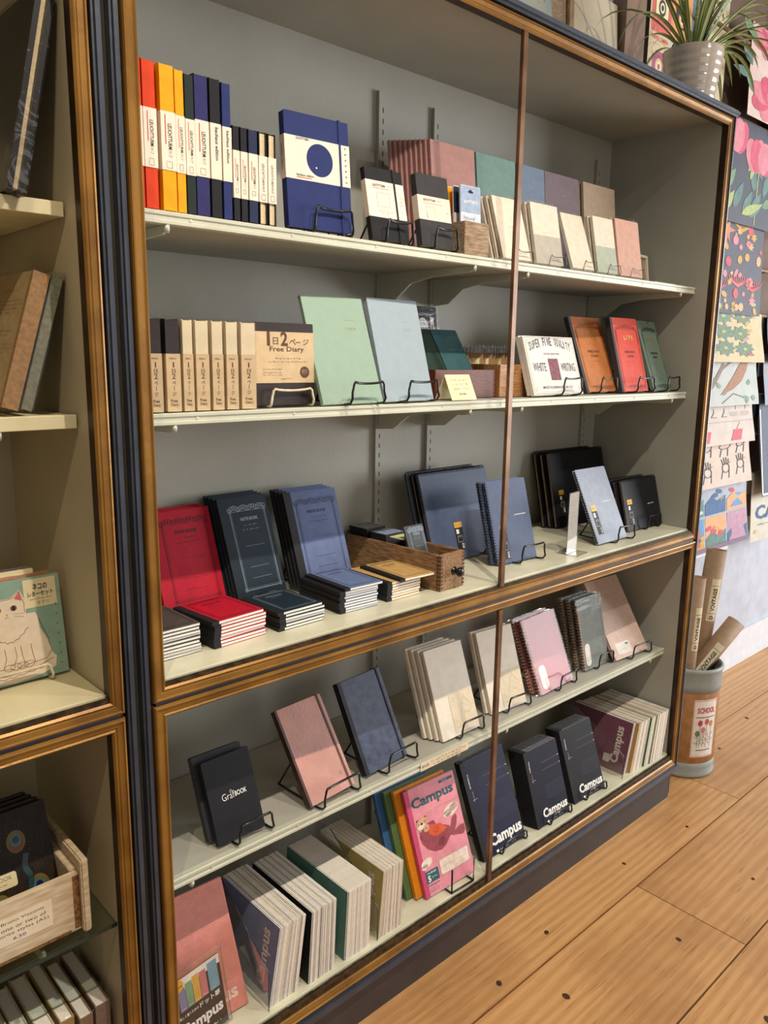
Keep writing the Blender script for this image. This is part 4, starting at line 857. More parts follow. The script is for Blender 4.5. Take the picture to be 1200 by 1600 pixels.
def camp(c, W, H):
    w = .0007
    campus(c, .22*W, .05*H, .75*W, .155*H, WHITEI, w); c.text('Campus', .08*W, .72*H, .15*H, .020*W*1.6, WHITEI, w, -90, .02); c.scribble(.09*W, .60*H, .02, .002, WHITEI, seed=2, w=w)
    c.line([(.12*W, .58*H), (.12*W, .69*H)], .0006, WHITEI, w)
    for v in (.78, .68): c.line([(.42*W, v*H), (.97*W, v*H)], .0006, KR, w); c.flat(ell(.97*W, v*H, .0018, .0018, 0, 8), WHITEI, w)
    for i in range(8): c.line([(.42*W, (.30+.025*i)*H), (.97*W, (.30+.025*i)*H)], .0005, pm('dim_line', '#5b5d75', .6), w)
    c.rect(.30*W, .35*W, .012*H, .037*H, WHITEI, w); c.scribble(.38*W, .018*H, .2*W, .003, WHITEI, seed=3, w=w); c.scribble(.66*W, .018*H, .12*W, .003, WHITEI, seed=5, w=w)
def campset(nm, lab, x, y, yw, W, H, tilt, n, T, m, step, f0, f1):
    z = ZB+.002+T*math.sin(R(tilt)); M = leanM(x, y, z, yw, tilt)
    f = slim('campus_notebook', f'{lab}, front of its set', 'notebook', M, W, H, T, m, PAGEX, f'{nm} notebooks on the bottom deck', camp, (.018, BLK))
    for i in range(1, n): dup(f, back(M, step*i, -.002*i), f'{nm} notebook behind the front one of its white-lettered set')
    stand(f'black wire stand holding the {nm} notebooks', x, y, ZB, yw, W, tilt, step*n, f0=f0, f1=f1, lh=.035, out=.014, H=.13)
campset('navy', 'navy notebook with white lettering behind the lower brass bar', 1.679, .045, .6, .203, .297, 22.4, 2, .009, CN, .011, .36, .95)
campset('indigo', 'indigo-black notebook with white lettering right of the brass bar', 1.940, .040, -.8, .173, .247, 18, 8, .0055, CK2, .0068, .3, .95)
campset('black', 'black notebook with white lettering beside the plum notebooks', 2.155, .046, -2, .177, .250, 19.5, 7, .0055, CK, .0075, .3, .95)
# packs of notebooks on edge, covers to the left
def edgeM(x, y, lean, yw=0): 
    s_, c_ = math.sin(R(lean)), math.cos(R(lean)); return Matrix.Translation((x, y, ZB+.001)) @ Matrix.Rotation(R(yw), 4, 'Z') @ cols((0, 0, 0), (s_, 0, c_), (0, 1, 0), (-c_, 0, s_))
def lcover(ink, shield=False):
    def d(c, W, H):
        w = .0006; campus(c, .16*W, .085*H, .72*W, .17*H, ink, w)
        if shield: c.flat([(.12*W, .36*H), (.12*W, .27*H), (.2*W, .235*H), (.28*W, .27*H), (.28*W, .36*H)], ink, w)
        c.scribble(.6*W, .20*H, .2*W, .003, ink, seed=9, w=w)
    return d
def pack(nm, lab, x, y, lean, n, t, W, D, m, ink, cols2, shield=False, fan=.28, grp=None, yw=0):
    base = None
    for i in range(n):
        M = edgeM(x+t*i/math.cos(R(lean)), y+rnd.uniform(0, .003), lean-fan*i, yw) 
        mm = m if i == 0 else cols2[i % len(cols2)]
        if i == 0: slim('campus_notebook', f'{lab}, cover facing left', 'notebook', M, W, D, t*.92, mm, PAGEX, grp or f'{nm} pack of notebooks on edge', lcover(ink, shield) if ink else None)
        elif i <= len(cols2): 
            b_ = slim('campus_notebook', f'white-edged notebook filed in the {nm} pack on the bottom deck', 'notebook', M, W, D, t*.92, mm, PAGEX, grp or f'{nm} pack of notebooks on edge')
            cols2 = list(cols2); cols2[i % len(cols2)] = mm
            pack.p.setdefault(nm, []).append(b_)
        else:
            dup(pack.p[nm][(i-1) % len(pack.p[nm])], M)
pack.p = {}
WHT = pm('pale_cover', '#e6e0d6', .6, .04); GRC = pm('dim_grey_cover', '#6d7280', .6, .05); BGC = pm('beige_cover', '#bda27a', .6, .05)
LV = cov('lavender_grey', '#777b98'); PALE = pm('pale_lettering', '#c9c0b4', .6)
pack('blue-grey', 'blue-grey notebook with big pale lettering in a clear file holder', .889, .030, 10, 17, .0047, .195, .255, LV, PALE, [BGC, WHT, GRC, WHT, WHT, WHT], fan=.12)
pack('black', 'black notebook at the left of the second white-edged pack', .999, .026, 4, 18, .0046, .190, .255, CK, None, [WHT, WHT, WHT, GRC], fan=.1)
pack('dark green', 'dark green notebook at the left of the third white-edged pack', 1.113, .026, 3.5, 19, .0045, .188, .255, cov('pack_green', '#4f766b'), None, [WHT, WHT, WHT, WHT], fan=.1)
pack('olive yellow', 'olive yellow notebook at the left of the fourth white-edged pack', 1.228, .026, 5, 18, .0045, .190, .255, cov('pack_olive', '#a3945a'), PALE, [WHT, WHT, BGC], fan=.15)
PLUM = cov('plum', '#6d4452')
pack('plum', 'plum notebook with big pale lettering at the right end of the deck', 2.457, .042, 15, 7, .0054, .190, .255, PLUM, PALE, [WHT, PLUM, WHT], True, fan=.15)
pack('mustard', 'mustard notebook in the right-end row on the bottom deck', 2.490, .030, 13.6, 10, .0080, .187, .255, cov('mustard', '#b58f45'), None, [WHT, BGC, WHT], fan=.2)
pack('emerald', 'emerald green notebook in the right-end row on the bottom deck', 2.571, .023, 11.4, 4, .0088, .187, .255, cov('emerald', '#3c6a4c'), None, [WHT, BGC], fan=.2)
pack('sage', 'sage green notebook nearest the right cabinet wall on the bottom deck', 2.607, .018, 10.4, 10, .0092, .187, .255, cov('sage_green', '#7d8f6b'), None, [WHT, BGC, WHT], fan=.2)
def fileholder(lab, x, y, h, d, lean=0, w_=.1):
    root = thing('file_holder', lab, 'file holder', Matrix.Translation((x, y, ZB+.0006)), 'clear file holders on the bottom deck')
    P = [(0, 0), (d, 0), (d, h*2.3), (d*.75, h*2.3), (0, h)]; t = .0015
    m = MB(); n = len(P)
    m.add([(0, a, b) for a, b in P]+[(t, a, b) for a, b in P], [tuple(range(n)), tuple(range(2*n-1, n-1, -1))]+[(i, n+i, n+(i+1) % n, (i+1) % n) for i in range(n)], ACRYL)
    m.build('side_panel', root)
    MB().tube([(t/2, d*.75, h*2.3), (t/2, 0, h), (t/2, 0, .001)], .0013, ACEDGE, 5).build('polished_edge', root)
    return root
fileholder('clear file holder side panel against the blue-grey notebook pack', .882, .024, .105, .26)
fileholder('clear file holder side panel between the dark green and olive packs', 1.2215, .024, .10, .26)
fileholder('clear file holder side panel against the plum notebook', 2.430, .030, .09, .26)
# far left pad and acrylic sign
PINKP = pm('salmon_pad_cover', '#d6897c', .6, .05, 40, .1, bscale=200)
def pk(c, W, H):
    c.text('Campus', .10*W, .06*H, .8*W, .14*H, pm('pale_pink_ink', '#ecc7bb', .6), .0006, 0, .035)
    for i in range(40): c.line([(.02*W, (.24+.0185*i)*H), (.98*W, (.24+.0185*i)*H)], .0006, pm('line_pink', '#c07a70', .6), .0005)
slim('campus_pad', 'salmon pink lined pad leaning behind the clear sign at far left', 'notebook', leanM(.664, .080, ZB+.006, -2, 24), .196, .290, .010, PINKP, PAGEX, deco=pk)
As = thing('acrylic_sign', 'clear acrylic sign holder with black card of coloured notebook spines', 'sign holder', leanM(.660, .040, ZB+.0045, 8, 12))
m = MB(); m.box(0, .148, 0, .178, 0, .002, ACRYL); m.box(0, .148, 0, .178, -.005, -.003, ACRYL); m.build('sleeve', As)
m = MB(); m.tube([(0, .178, .001), (.148, .178, .001), (.148, 0, .001)], .0009, ACEDGEL, 4); m.build('polished_edge', As)
c = MB(); c.box(.012, .140, .004, .163, -.0028, -.0004, pm('sign_black', '#1d1a1a', .5)); w0 = -.0002
c.flat([(.012, .163), (.012, .135), (.06, .135), (.075, .142), (.140, .142), (.140, .163)], BANDW, w0)
for i, (cc, a, hh) in enumerate((('#8c82a6', .026, .050), ('#7fa37f', .045, .055), ('#d9a94f', .064, .060), ('#cc7f80', .083, .058), ('#7ea3b3', .106, .064))):
    c.rect(a, a+(.018 if i < 4 else .026), .092, .092+hh, pm('swatch'+cc, cc, .5, .03), w0+.0002); c.text('Campus', a+.003, .095, .012, .003, WHITEI, w0+.0004)
c.flat(ell(.030, .150, .0125, .0125, 0, 24), PRICE, w0+.0006); c.text('COLOR', .021, .146, .018, .004, INK, w0+.0008, 0, .02)
c.text('美しく書くための', .020, .076, .050, .007, WHITEI, w0+.0002, 0, .01); c.text('ドット罫', .074, .074, .056, .012, WHITEI, w0+.0002, 0, .02)
campus(c, .018, .030, .114, .034, WHITEI, w0+.0002); c.scribble(.03, .015, .09, .006, WHITEI, seed=2, w=w0+.0002, t=.001)
c.build('printed_card', As)
MB().box(0, .148, 0, .003, -.07, -.0052, ACRYL).build('foot', As).matrix_local = Matrix.Rotation(R(12), 4, 'X')

# ------------------------------------------------------------------ left cabinet contents
AL = pm('album_black', '#1f1813', .35, .2, 12, .3, bscale=20)
def rlean(x, y, z, lean, yw=0): s_, c_ = math.sin(R(lean)), math.cos(R(lean)); return Matrix.Translation((x, y, z)) @ Matrix.Rotation(R(yw), 4, 'Z') @ cols((0, 0, 0), (0, -1, 0), (s_, 0, c_), (-c_, 0, s_))
book('photo_album', 'thick dark film-wrapped album leaning right on the top left shelf', 'album', rlean(.441, .310, 1.9325, 12.5), .27, .315, .027, AL, CREAMP, b=.0088, r=.01, inset=.008, wrap=clear('album_film', gloss=.10, rough=.08, bump=.9, scale=14))
def sleanM(xr, y, z, lean): s_, c_ = math.sin(R(lean)), math.cos(R(lean)); return cols((xr, y, z), (0, 1, 0), (s_, 0, c_), (c_, 0, -s_))
ZL2, ZLD = 1.5822, 1.0832
TANC = cov('tan_linen', '#a07a4c', .8, .35, .12, 120); GRNC = cov('grey_linen', '#7c7b66', .8, .35, .12, 120)
book('cloth_book', 'grey-green linen book leaning beside the tan one on the left shelf', 'book', sleanM(.468, .082, ZL2+.0055, 17), .17, .238, .017, GRNC, CREAMP, wrap=PLASTIC)
def bk_(c, W, H):
    w = -.0272
    for v, a, q in ((.86, .2, .5), (.78, .1, .8), (.75, .1, .8), (.72, .1, .7), (.69, .1, .5), (.55, .1, .7), (.52, .1, .6), (.45, .1, .8), (.42, .1, .8), (.39, .1, .6)): c.scribble(W*a, H*v, W*q, .003, BROWNI, cols((W, 0, -.0268), (-1, 0, 0), (0, 1, 0), (0, 0, -1)), seed=int(v*100), w=.0004)
    c.rect(W*.12, W*.45, H*.22, H*.33, BROWNI, .0004, cols((W, 0, -.0268), (-1, 0, 0), (0, 1, 0), (0, 0, -1)))
TB = book('cloth_book', 'tan linen-spined book leaning on the grey one, its printed back facing left', 'book', sleanM(.4475, .086, ZL2+.0085, 17), .17, .232, .026, pm('printed_kraft', '#b59d75', .7, .06), CREAMP, deco=bk_, strip=(.012, TANC), wrap=PLASTIC)
CATG = pm('celadon_card', '#8fae9a', .6, .05, 30); CATW = pm('cat_cream', '#efdcc0', .6, .03); CBR = pm('cat_line', '#8a5a34', .6); EARP = pm('ear_pink', '#d9706a', .6)
def cat(c, W, H):
    w = .0006; cx = .49*W
    c.rect(.60*W, .955*W, .70*H, .98*H, CARD, w); c.text('ネコの', .70*W, .87*H, .16*W, .012, INK, w+.0004, 0, .02); c.text('レターセット', .64*W, .805*H, .28*W, .010, INK, w+.0004, 0, .02); c.scribble(.66*W, .775*H, .24*W, .002, BROWNI, seed=3, w=w+.0004); c.text('ミドリ', .74*W, .725*H, .12*W, .006, INK, w+.0004)
    P = [(.06, .10), (.02, .25), (.08, .42), (.14, .55), (.17, .68), (.16, .78), (.20, .90), (.31, .835), (.45, .835), (.55, .905), (.61, .78), (.60, .66), (.70, .655), (.72, .60), (.73, .50), (.80, .36), (.84, .22), (.88, .18), (.86, .08), (.70, .03), (.4, .01), (.15, .03)]
    c.flat([(a*W, b*H) for a, b in P], CATW, w+.0006)
    w += .0009
    for e in (((.20, .885), (.21, .79), (.29, .82)), ((.55, .89), (.49, .825), (.57, .79))): c.flat([(a*W, b*H) for a, b in e], EARP, w)
    c.line([(a*W, b*H) for a, b in ((.18, .66), (.18, .80), (.215, .89), (.31, .825), (.46, .828), (.545, .893), (.59, .77), (.585, .67))], .0009, CBR, w)
    for a in (.31, .475): c.flat(ell(a*W, .735*H, .0058, .0052), CBR, w); c.flat(ell(a*W, .735*H, .003, .0048), INK, w+.0002)
    c.flat([(.385*W, .685*H), (.41*W, .685*H), (.398*W, .67*H)], EARP, w); c.line([(.37*W, .645*H), (.398*W, .662*H), (.42*W, .645*H)], .0006, CBR, w)
    for sx in (-1, 1):
        for dv in (0, -.02): c.line([((.395+sx*.08)*W, (.675+dv)*H), ((.395+sx*.18)*W, (.67+dv*1.8)*H)], .0005, CBR, w)
    for i in range(16):
        t_ = i/15; 
        c.line([((.72+.09*t_)*W, (.60-.22*t_)*H), ((.73+.09*t_)*W, (.575-.22*t_)*H)], .0009, CBR, w); c.line([((.145-.10*t_)*W, (.57-.25*t_)*H), ((.135-.10*t_)*W, (.545-.25*t_)*H)], .0009, CBR, w)
    c.line([((.19+.42*t)*W, (.52-.12*math.sin(math.pi*t)+(.015 if i % 2 else 0))*H) for i, t in enumerate([k/14 for k in range(15)])], .0009, CBR, w)
    for a in (.33, .44, .50, .61): c.line([(a*W, .36*H), ((a+.01)*W, .26*H), ((a+(.03 if a > .45 else -.03))*W, .17*H)], .0009, CBR, w)
    c.line([(.07*W, .36*H), (.04*W, .25*H), (.10*W, .18*H), (.40*W, .15*H)], .0009, CBR, w); c.line([(.80*W, .36*H), (.83*W, .25*H), (.77*W, .18*H), (.45*W, .15*H)], .0009, CBR, w)
    for a in (.36, .43, .50, .57): c.line(ell(a*W, .165*H, .010, .006, 0, 10), .0008, CBR, w, None, True)
    c.line([(.06*W, .13*H), (.3*W, .09*H), (.6*W, .10*H), (.84*W, .17*H)], .0009, CBR, w); c.line([((.10+.7*i/14)*W, (.055+.012*(i % 2)+.05*(i/14)**2)*H) for i in range(15)], .0009, CBR, w)
    for i in range(7): c.flat(star(.93*W, (.1+.1*i)*H, .0025, 4), CBR, w-.0005)
f = slim('letter_set', 'celadon letter set with a white fluffy cat drawing on a white stand', 'letter set', leanM(.362, .150, ZLD+.006, 1.7, 7), .166, .190, .006, CATG, PAGEX, deco=cat, wrap=PLASTIC)
slim('letter_set', 'second letter set showing a white header behind the cat one', 'letter set', back(leanM(.350, .150, ZLD+.004, 3, 7), .010), .166, .196, .006, cov('apricot', '#b97f56'), PAGEX, wrap=PLASTIC)
slim('letter_set', 'third letter set peeking out left behind the cat one', 'letter set', back(leanM(.322, .150, ZLD+.004, 0, 7), .021), .166, .204, .006, CARD, PAGEX, wrap=PLASTIC)
stand('white wire stand holding the cat letter set', .362, .150, ZLD, 1.7, .166, 7, .03, WHITEW, f0=.12, f1=.78, lh=.032, out=.018, r=.0028, H=.1, group='white wire stands')
# whitewashed crate with peacock notebooks on the glass shelf
ZG = .6066
cr = thing('wooden_crate', 'whitewashed wooden crate of dark feather-print notebooks on the glass shelf', 'crate', Matrix.Translation((.10, .052, ZG)))
CW = .382
m = MB(); m.bbox(0, CW, 0, .012, .004, .124, CRATE, .0015); m.build('front_board', cr)
MB().bbox(0, CW, .185, .197, .004, .124, CRATE, .0015).build('back_board', cr)
m = MB(); m.bbox(CW-.013, CW, .0125, .1845, .004, .128, CRATE, .0015); m.build('side_board', cr)
MB().bbox(0, .013, .0125, .1845, .004, .128, CRATE, .0015).build('side_board', cr)
m = MB(); m.bbox(CW+.0005, CW+.015, -.012, .205, 0, .152, CRATE, .003); m.build('end_board', cr); MB().bbox(-.015, -.0005, -.012, .205, 0, .152, CRATE, .003).build('end_board', cr)
m = MB(); m.box(.0135, CW-.0135, .0125, .1845, .004, .010, CRATE); m.build('base_board', cr)
m = MB(); m.box(CW-.0125, CW-.0005, -.0006, -.0001, .010, .120, pm('rough_bark', '#8a5f36', .9, .3, 120, .8)); m.box(.03, CW-.02, -.0006, -.0001, .0045, .011, pm('rough_bark', '#8a5f36', .9, .3, 120, .8)); m.build('rough_edge', cr)
c = MB(); ML = cols((.10+.165, .0515, ZG+.040), (1, 0, 0), (0, 0, 1), (0, -1, 0)); c.box(0, .165, 0, .054, 0, .0004, NOTE)
for i, s_ in enumerate(('ly by Bruno Visconti', 'last one or two of', 'favorite styles (A5)')): c.text(s_, .050+.004*i, .040-.0115*i, .100, .0075, INK, .0007, 0, -.01)
c.text('6.50', .095, .006, .022, .006, pm('violet_pen', '#5a4aa0'), .0007); lbl = thing('paper_label', 'handwritten paper label stuck on the front of the whitewashed crate', 'label', ML); c.build('paper', lbl)
PEA = pm('peacock_brown', '#2f1e0f', .6, .35, 40, .1, col2='#120c08', stretch=(6, 1, 1))
def pea(c, W, H):
    w = .0005; FE = pm('feather_tan', '#4d3a22', .5)
    for (a, b_, sc) in ((.62, .74, 1.), (.24, .70, .9), (.78, .32, 1.1), (.35, .28, 1.), (.10, .38, .9)):
        for i in range(26):
            an = R(i*360/26); c.line([(a*W+.014*sc*math.cos(an), b_*H+.016*sc*math.sin(an)), (a*W+.034*sc*math.cos(an+.25), b_*H+.040*sc*math.sin(an+.25))], .0006, FE, w)
        c.flat(ell(a*W, b_*H, .017*sc, .021*sc), pm('feather_gold', '#7d6a34', .45), w+.0002); c.flat(ell(a*W, b_*H-.004*sc, .013*sc, .014*sc), pm('feather_rust', '#8a4526', .45), w+.0004)
        c.flat(ell(a*W, b_*H+.002, .010*sc, .011*sc), pm('feather_teal', '#3f7f86', .4), w+.0006); c.flat(ell(a*W, b_*H+.003, .006*sc, .007*sc), pm('feather_blue', '#1c2450', .4), w+.0008)
    c.line([(.70*W, .62*H), (.66*W, .52*H), (.71*W, .42*H), (.68*W, .30*H)], .010, pm('peacock_teal', '#2c4c50', .4), w+.0005)
    c.flat(rrect(.12*W, .56*W, .40*H, .52*H, .005), CARD, w+.0009); c.text('NOTEBOOK', .17*W, .465*H, .34*W, .008, pm('grey_ink', '#8f867c'), w+.0012); c.scribble(.2*W, .43*H, .25*W, .003, KR, seed=2, w=w+.0012)
pz = ZG+.0135
PB = book('printed_notebook', 'dark peacock-feather notebook with cream label, front one in the crate', 'notebook', leanM(.305, .095, pz, 0, 22), .165, .225, .013, PEA, KRAFT, deco=pea, group='peacock-feather notebooks in the crate')
for i in range(1, 4): dup(PB, back(leanM(.305, .095, pz, 0, 22), .0165*i, -.006*i, .001), 'peacock-feather notebook stacked behind the front one in the crate')
# white books in film on the bottom deck of the left cabinet
xs = .16
for i, (t, cc, nm) in enumerate(((.034, '#e0d2b8', 'cream'), (.036, '#d8c8a8', 'pale linen'), (.034, '#cfc0a2', 'oatmeal'), (.030, '#e2d6be', 'ivory'), (.034, '#d9cbb0', 'stone'), (.031, '#ab8d5e', 'tan'), (.030, '#8f7660', 'brownish'), (.033, '#8c7468', 'mauve-brown'))):
    xs += t+.003
    book('wrapped_book', f'{nm} film-wrapped book standing under the glass shelf, {["far left", "second", "third", "fourth", "fifth", "sixth", "seventh", "last, by the cabinet wall"][i]}{"" if i in (0, 7) else " from left"}', 'book', spineM(min(xs+.082, .537), .055+.004*(i % 3), ZB), .185, .225+.004*((i*7) % 3), t-.004, pm('linen'+cc, cc, .8, .08, 150, .3), PAGEX, b=.0026, group='film-wrapped books under the glass shelf', wrap=PLASTIC)

# ------------------------------------------------------------------ poster rack, barrel, plant
DOW = pm('dowel_wood', '#8a6a52', .5, .15, 40); RACKW = pm('rack_dark_wood', '#4a3226', .6, .15, 20)
rk = thing('poster_rack', 'dark wooden wall rack with dowels carrying the hanging posters', 'poster rack', Matrix.Translation((3.6, .45, 0)))
RT = Matrix.Translation((-3.6, -.45, 0))
DZ = [2.72, 2.325, 2.125, 1.918, 1.728, 1.532, 1.345, 1.130]
for xx in (3.20, 4.035, 4.80):
    m = MB(); m.bbox(xx-.02, xx+.02, .405, .455, .86, 3.25, RACKW, .002, RT); m.build('post', rk)
for z in DZ+[3.02]:
    m = MB(); m.tube([(3.20, .352, z-.012), (4.80, .352, z-.012)], .0085, DOW, 10, M=RT)
    for xx in (3.20, 4.035, 4.80): m.tube([(xx, .352, z-.012), (xx, .41, z-.012)], .006, DOW, 6, M=RT)
    m.build('dowel', rk)
m = MB(); m.box(3.16, 4.82, .445, .455, .86, 3.3, pm('rack_back_board', '#6b5344', .7, .1, 12), RT); m.build('back_board', rk)
def drape(x0, x1, z, front, m, label, art=None, off=0., curl=.03, behind=.10, paper=None):
    """paper hung over a dowel: path runs up the back, over the rod and down the front"""
    r = .0105+off; y0 = .352; path = [(y0+r, z-.012-behind)]
    for i in range(9): a = math.pi*i/8; path.append((y0+r*math.cos(a), z-.012+r*math.sin(a)))
    n = 10
    for i in range(1, n+1):
        t = i/n; path.append((y0-r-curl*math.sin(t*math.pi*.55)*t-off, z-.012-front*t))
    S = [0]
    for a, b in zip(path, path[1:]): S.append(S[-1]+math.hypot(b[0]-a[0], b[1]-a[1]))
    s0 = S[5]; tot = S[-1]-s0
    def mp(u, v, w=0):           # u 0..1 across, v 0..1 down the front from the top of the rod
        s_ = s0+v*tot
        for i in range(len(S)-1):
            if S[i+1] >= s_ or i == len(S)-2:
                t = (s_-S[i])/(S[i+1]-S[i]); y = path[i][0]+(path[i+1][0]-path[i][0])*t; zz = path[i][1]+(path[i+1][1]-path[i][1])*t
                dy, dz = path[i+1][0]-path[i][0], path[i+1][1]-path[i][1]; L = math.hypot(dy, dz)
                ny, nz = dz/L, -dy/L
                return (x0+(x1-x0)*u, y+ny*w-.018*max(0, u-.82)**2*10*v, zz+nz*w)
    root = thing('hanging_poster', label, 'poster', Matrix.Translation((x0, y0, z)), 'posters on the wall rack'); T = Matrix.Translation((-x0, -y0, -z))
    c = MB(); nu = 8; vs = []; fs = []
    vv = [(-.0)-0]  # placeholder
    for y, zz in path: 
        pass
    rows = [(S[i]-s0)/tot for i in range(len(S))]
    for v in rows:
        for j in range(nu+1): vs.append(mp(j/nu, v) if v >= 0 else (x0+(x1-x0)*j/nu, path[rows.index(v)][0], path[rows.index(v)][1]))
    for i in range(len(rows)-1):
        for j in range(nu): a = i*(nu+1)+j; fs.append((a, a+nu+1, a+nu+2, a+1))
    k0 = len(vs); th = .0006
    c.add(vs, fs, m, T, True); c.add([(p[0], p[1]+(th if i >= 5*(nu+1) else -th), p[2]-th*.3) for i, p in enumerate(vs)], [f[::-1] for f in fs], paper or m, T, True)
    if art:
        A = MB(); art(A)
        c.add([mp(p[0], p[1], .0012+p[2]) for p in A.v], A.f, INK, T)
        n = len(A.f); base = len(c.m)-n
        for i in range(n):
            mt = A.mats[A.m[i]]
            if mt not in c.mats: c.mats.append(mt)
            c.m[base+i] = c.mats.index(mt)
    c.build('sheet', root)
    return root
rp = random.Random(3)
PNK = pm('peony_pink', '#cf5670', .6, .08, 30); PNK2 = pm('petal_light', '#d9828f', .6, .08, 30); LFG = pm('leaf_green', '#71906a', .6, .1, 30); LFB = pm('leaf_blue_green', '#5d7f79', .6, .1, 30); NIGHT = pm('night_paper', '#4a4c58', .6, .05, 20)
CORAL = pm('coral_red_art', '#c8485a', .6); SHELLC = pm('shell_tan', '#d8a878', .6); OCHRE = pm('ochre_art', '#c89a4a', .6); LIME = pm('lime_art', '#a9b56a', .6); SAND = pm('cream_poster', '#cfc09a', .7, .04, 20); OLIVE = pm('olive_art', '#6f7f58', .6)
def bloom(A, x, y, r, m1, m2):
    for k in range(7): A.flat(ell(x+.5*r*math.cos(k*.9), y+.55*r*math.sin(k*.9)*.7, r*.6, r*.42, k*50, 12), m1 if k % 2 else m2, .0002+.0001*k)
def a_tulip(A):
    for x, y in ((.34, .18), (.72, .30), (.1, .5)):
        for k, (dx, rr) in enumerate(((-.11, -14), (.11, 14), (0, 0), (-.05, -5), (.06, 6))): A.flat(ell(x+dx, y+.02*abs(dx)*10, .085, .16, rr, 14), PNK if k % 2 else PNK2, .0003+.0001*k)
        A.line([(x, y+.14), (x-.03, .98)], .012, LIME, .0002)
    for i in range(16): A.flat(leaf(rp.uniform(.1, .8), rp.uniform(.45, .95), rp.uniform(.2, .38), .045, rp.uniform(-120, -20)), rp.choice((LFG, LFB, LIME, LFB)), .00004+.00001*i)
def a_coral(A):
    A.flat(star(.38, .17, .13, 5, .35, 70), pm('starfish', '#d4824e', .6), .0004)
    for i in range(64):
        x, y = rp.uniform(.04, .96), rp.uniform(.03, .98); m_ = rp.choice((CORAL, SHELLC, OCHRE, LIME, PNK2, SHELLC)); q = rp.uniform(.025, .055)
        if i % 3 == 0: A.flat(star(x, y, q*1.2, 7, .5, i*9), m_, .0003)
        else: A.flat(ell(x, y, q, q*rp.uniform(.5, 1.0), i*31, 12), m_, .0003)
    for bx, by, m_ in ((.28, .78, CORAL), (.60, .72, pm('coral_pink', '#dd6d6d', .6)), (.85, .75, CORAL), (.62, .16, OCHRE), (.12, .35, CORAL)):
        for k in range(9): A.line([(bx, by), (bx+.03*(k-4), by-.06), (bx+.038*(k-4), by-.13+.006*abs(k-4))], .012, m_, .0005)
def a_cactus(A):
    for i in range(9):
        x, y = .1+.28*(i % 3)+rp.uniform(-.03, .06), .14+.30*(i//3)+rp.uniform(-.03, .03)
        for k in range(9): A.flat(leaf(x, y, .16, .045, k*40), OLIVE if (k+i) % 3 else LFB, .0002+.00005*k)
        A.flat(ell(x, y, .03, .03), LIME, .0008)
    for i in range(6): A.flat(ell(.8+rp.uniform(-.1, .1), .1+.15*i, .025, .06, i*20), rp.choice((CORAL, OCHRE, PNK2)), .0003)
BRK = pm('bark_art', '#7d6656', .6); BIRD = pm('bird_rust', '#9c6a40', .6)
def a_bird(A):
    A.line([(.05, .98), (.3, .62), (.45, .3), (.5, .02)], .05, BRK, .0002); A.line([(.42, .36), (.7, .08)], .03, BRK, .0003); A.line([(.42, .95), (.6, .78), (.75, .85)], .02, BRK, .0003)
    A.flat([(.40, .80), (.52, .62), (.62, .45), (.72, .24), (.78, .16), (.86, .20), (.83, .36), (.74, .56), (.60, .70)], BIRD, .0005); A.flat(ell(.80, .18, .045, .05), pm('bird_dark', '#74504a', .6), .0006); A.flat([(.85, .17), (.93, .20), (.85, .22)], OCHRE, .0006)
    for i in range(14): A.flat(leaf(rp.uniform(.0, .95), rp.uniform(.05, .95), .12, .03, rp.uniform(0, 360)), rp.choice((LFG, OLIVE, LFB)), .0004)
    for i in range(6): A.flat(leaf(.02, .3+.1*i, .25, .03, -60+20*i), NIGHT, .0003)
def a_wine(A):
    for x, y in ((.12, .2), (.12, .72), (.62, .72)): A.flat([(x, y+.22), (x+.16, y+.22), (x+.2, y), (x+.05, y)], CORAL, .0003); A.line([(x+.1, y), (x+.16, y-.15)], .01, OCHRE, .0004)
    for x in (.36, .52): A.line([(x, .02), (x+.02, .35), (x-.02, .45), (x+.06, .45)], .012, NIGHT, .0003)
    for x in (.72, .88): A.flat(ell(x, .12, .045, .11), CORAL, .0003); A.line([(x, .2), (x, .32)], .006, NIGHT, .0003)
    A.line([(0, .55), (1, .55)], .004, NIGHT, .0003); A.rect(.02, .2, .08, .16, PNK2, .0002)
    for i in range(10): A.scribble(.62+.18*(i % 2), .36+.02*(i//2), .14, .008, KR, seed=i, w=.0003, t=.004)
def a_hands(A):
    for x, y, r_ in ((.10, .28, 0), (.34, .22, 10), (.60, .24, 80), (.86, .20, 40), (.08, .70, 0), (.32, .70, 0), (.60, .66, 0), (.84, .62, 0)):
        A.line(ell(x, y, .055, .09, r_, 12), .012, INK, .0003, None, True)
        A.line([(x-.05, y+.05), (x-.08, y+.2)], .012, INK, .0003); A.line([(x+.05, y+.05), (x+.04, y+.2)], .012, INK, .0003)
        for k in range(4): A.line([(x-.04+.027*k, y-.06), (x-.06+.036*k, y-.22+.03*abs(k-1.5))], .013, INK, .0003)
        A.flat(ell(x+.07, y-.1, .010, .012), CORAL, .0003)
SKYB = pm('sky_art', '#5b8fc0', .6, .1, 10); SEA = pm('sea_art', '#34608f', .6); PEACH = pm('peach_art', '#e0a070', .6); DUSK = pm('dusk_art', '#7d6a7d', .6)
def flipT(A, s_, x, y, wd, ht, m_, w=.0008):
    vs, fs = text_mesh(s_, .03); A.add([(x+a*wd, y+(1-b)*ht, w) for a, b in vs], [f[::-1] for f in fs], m_)
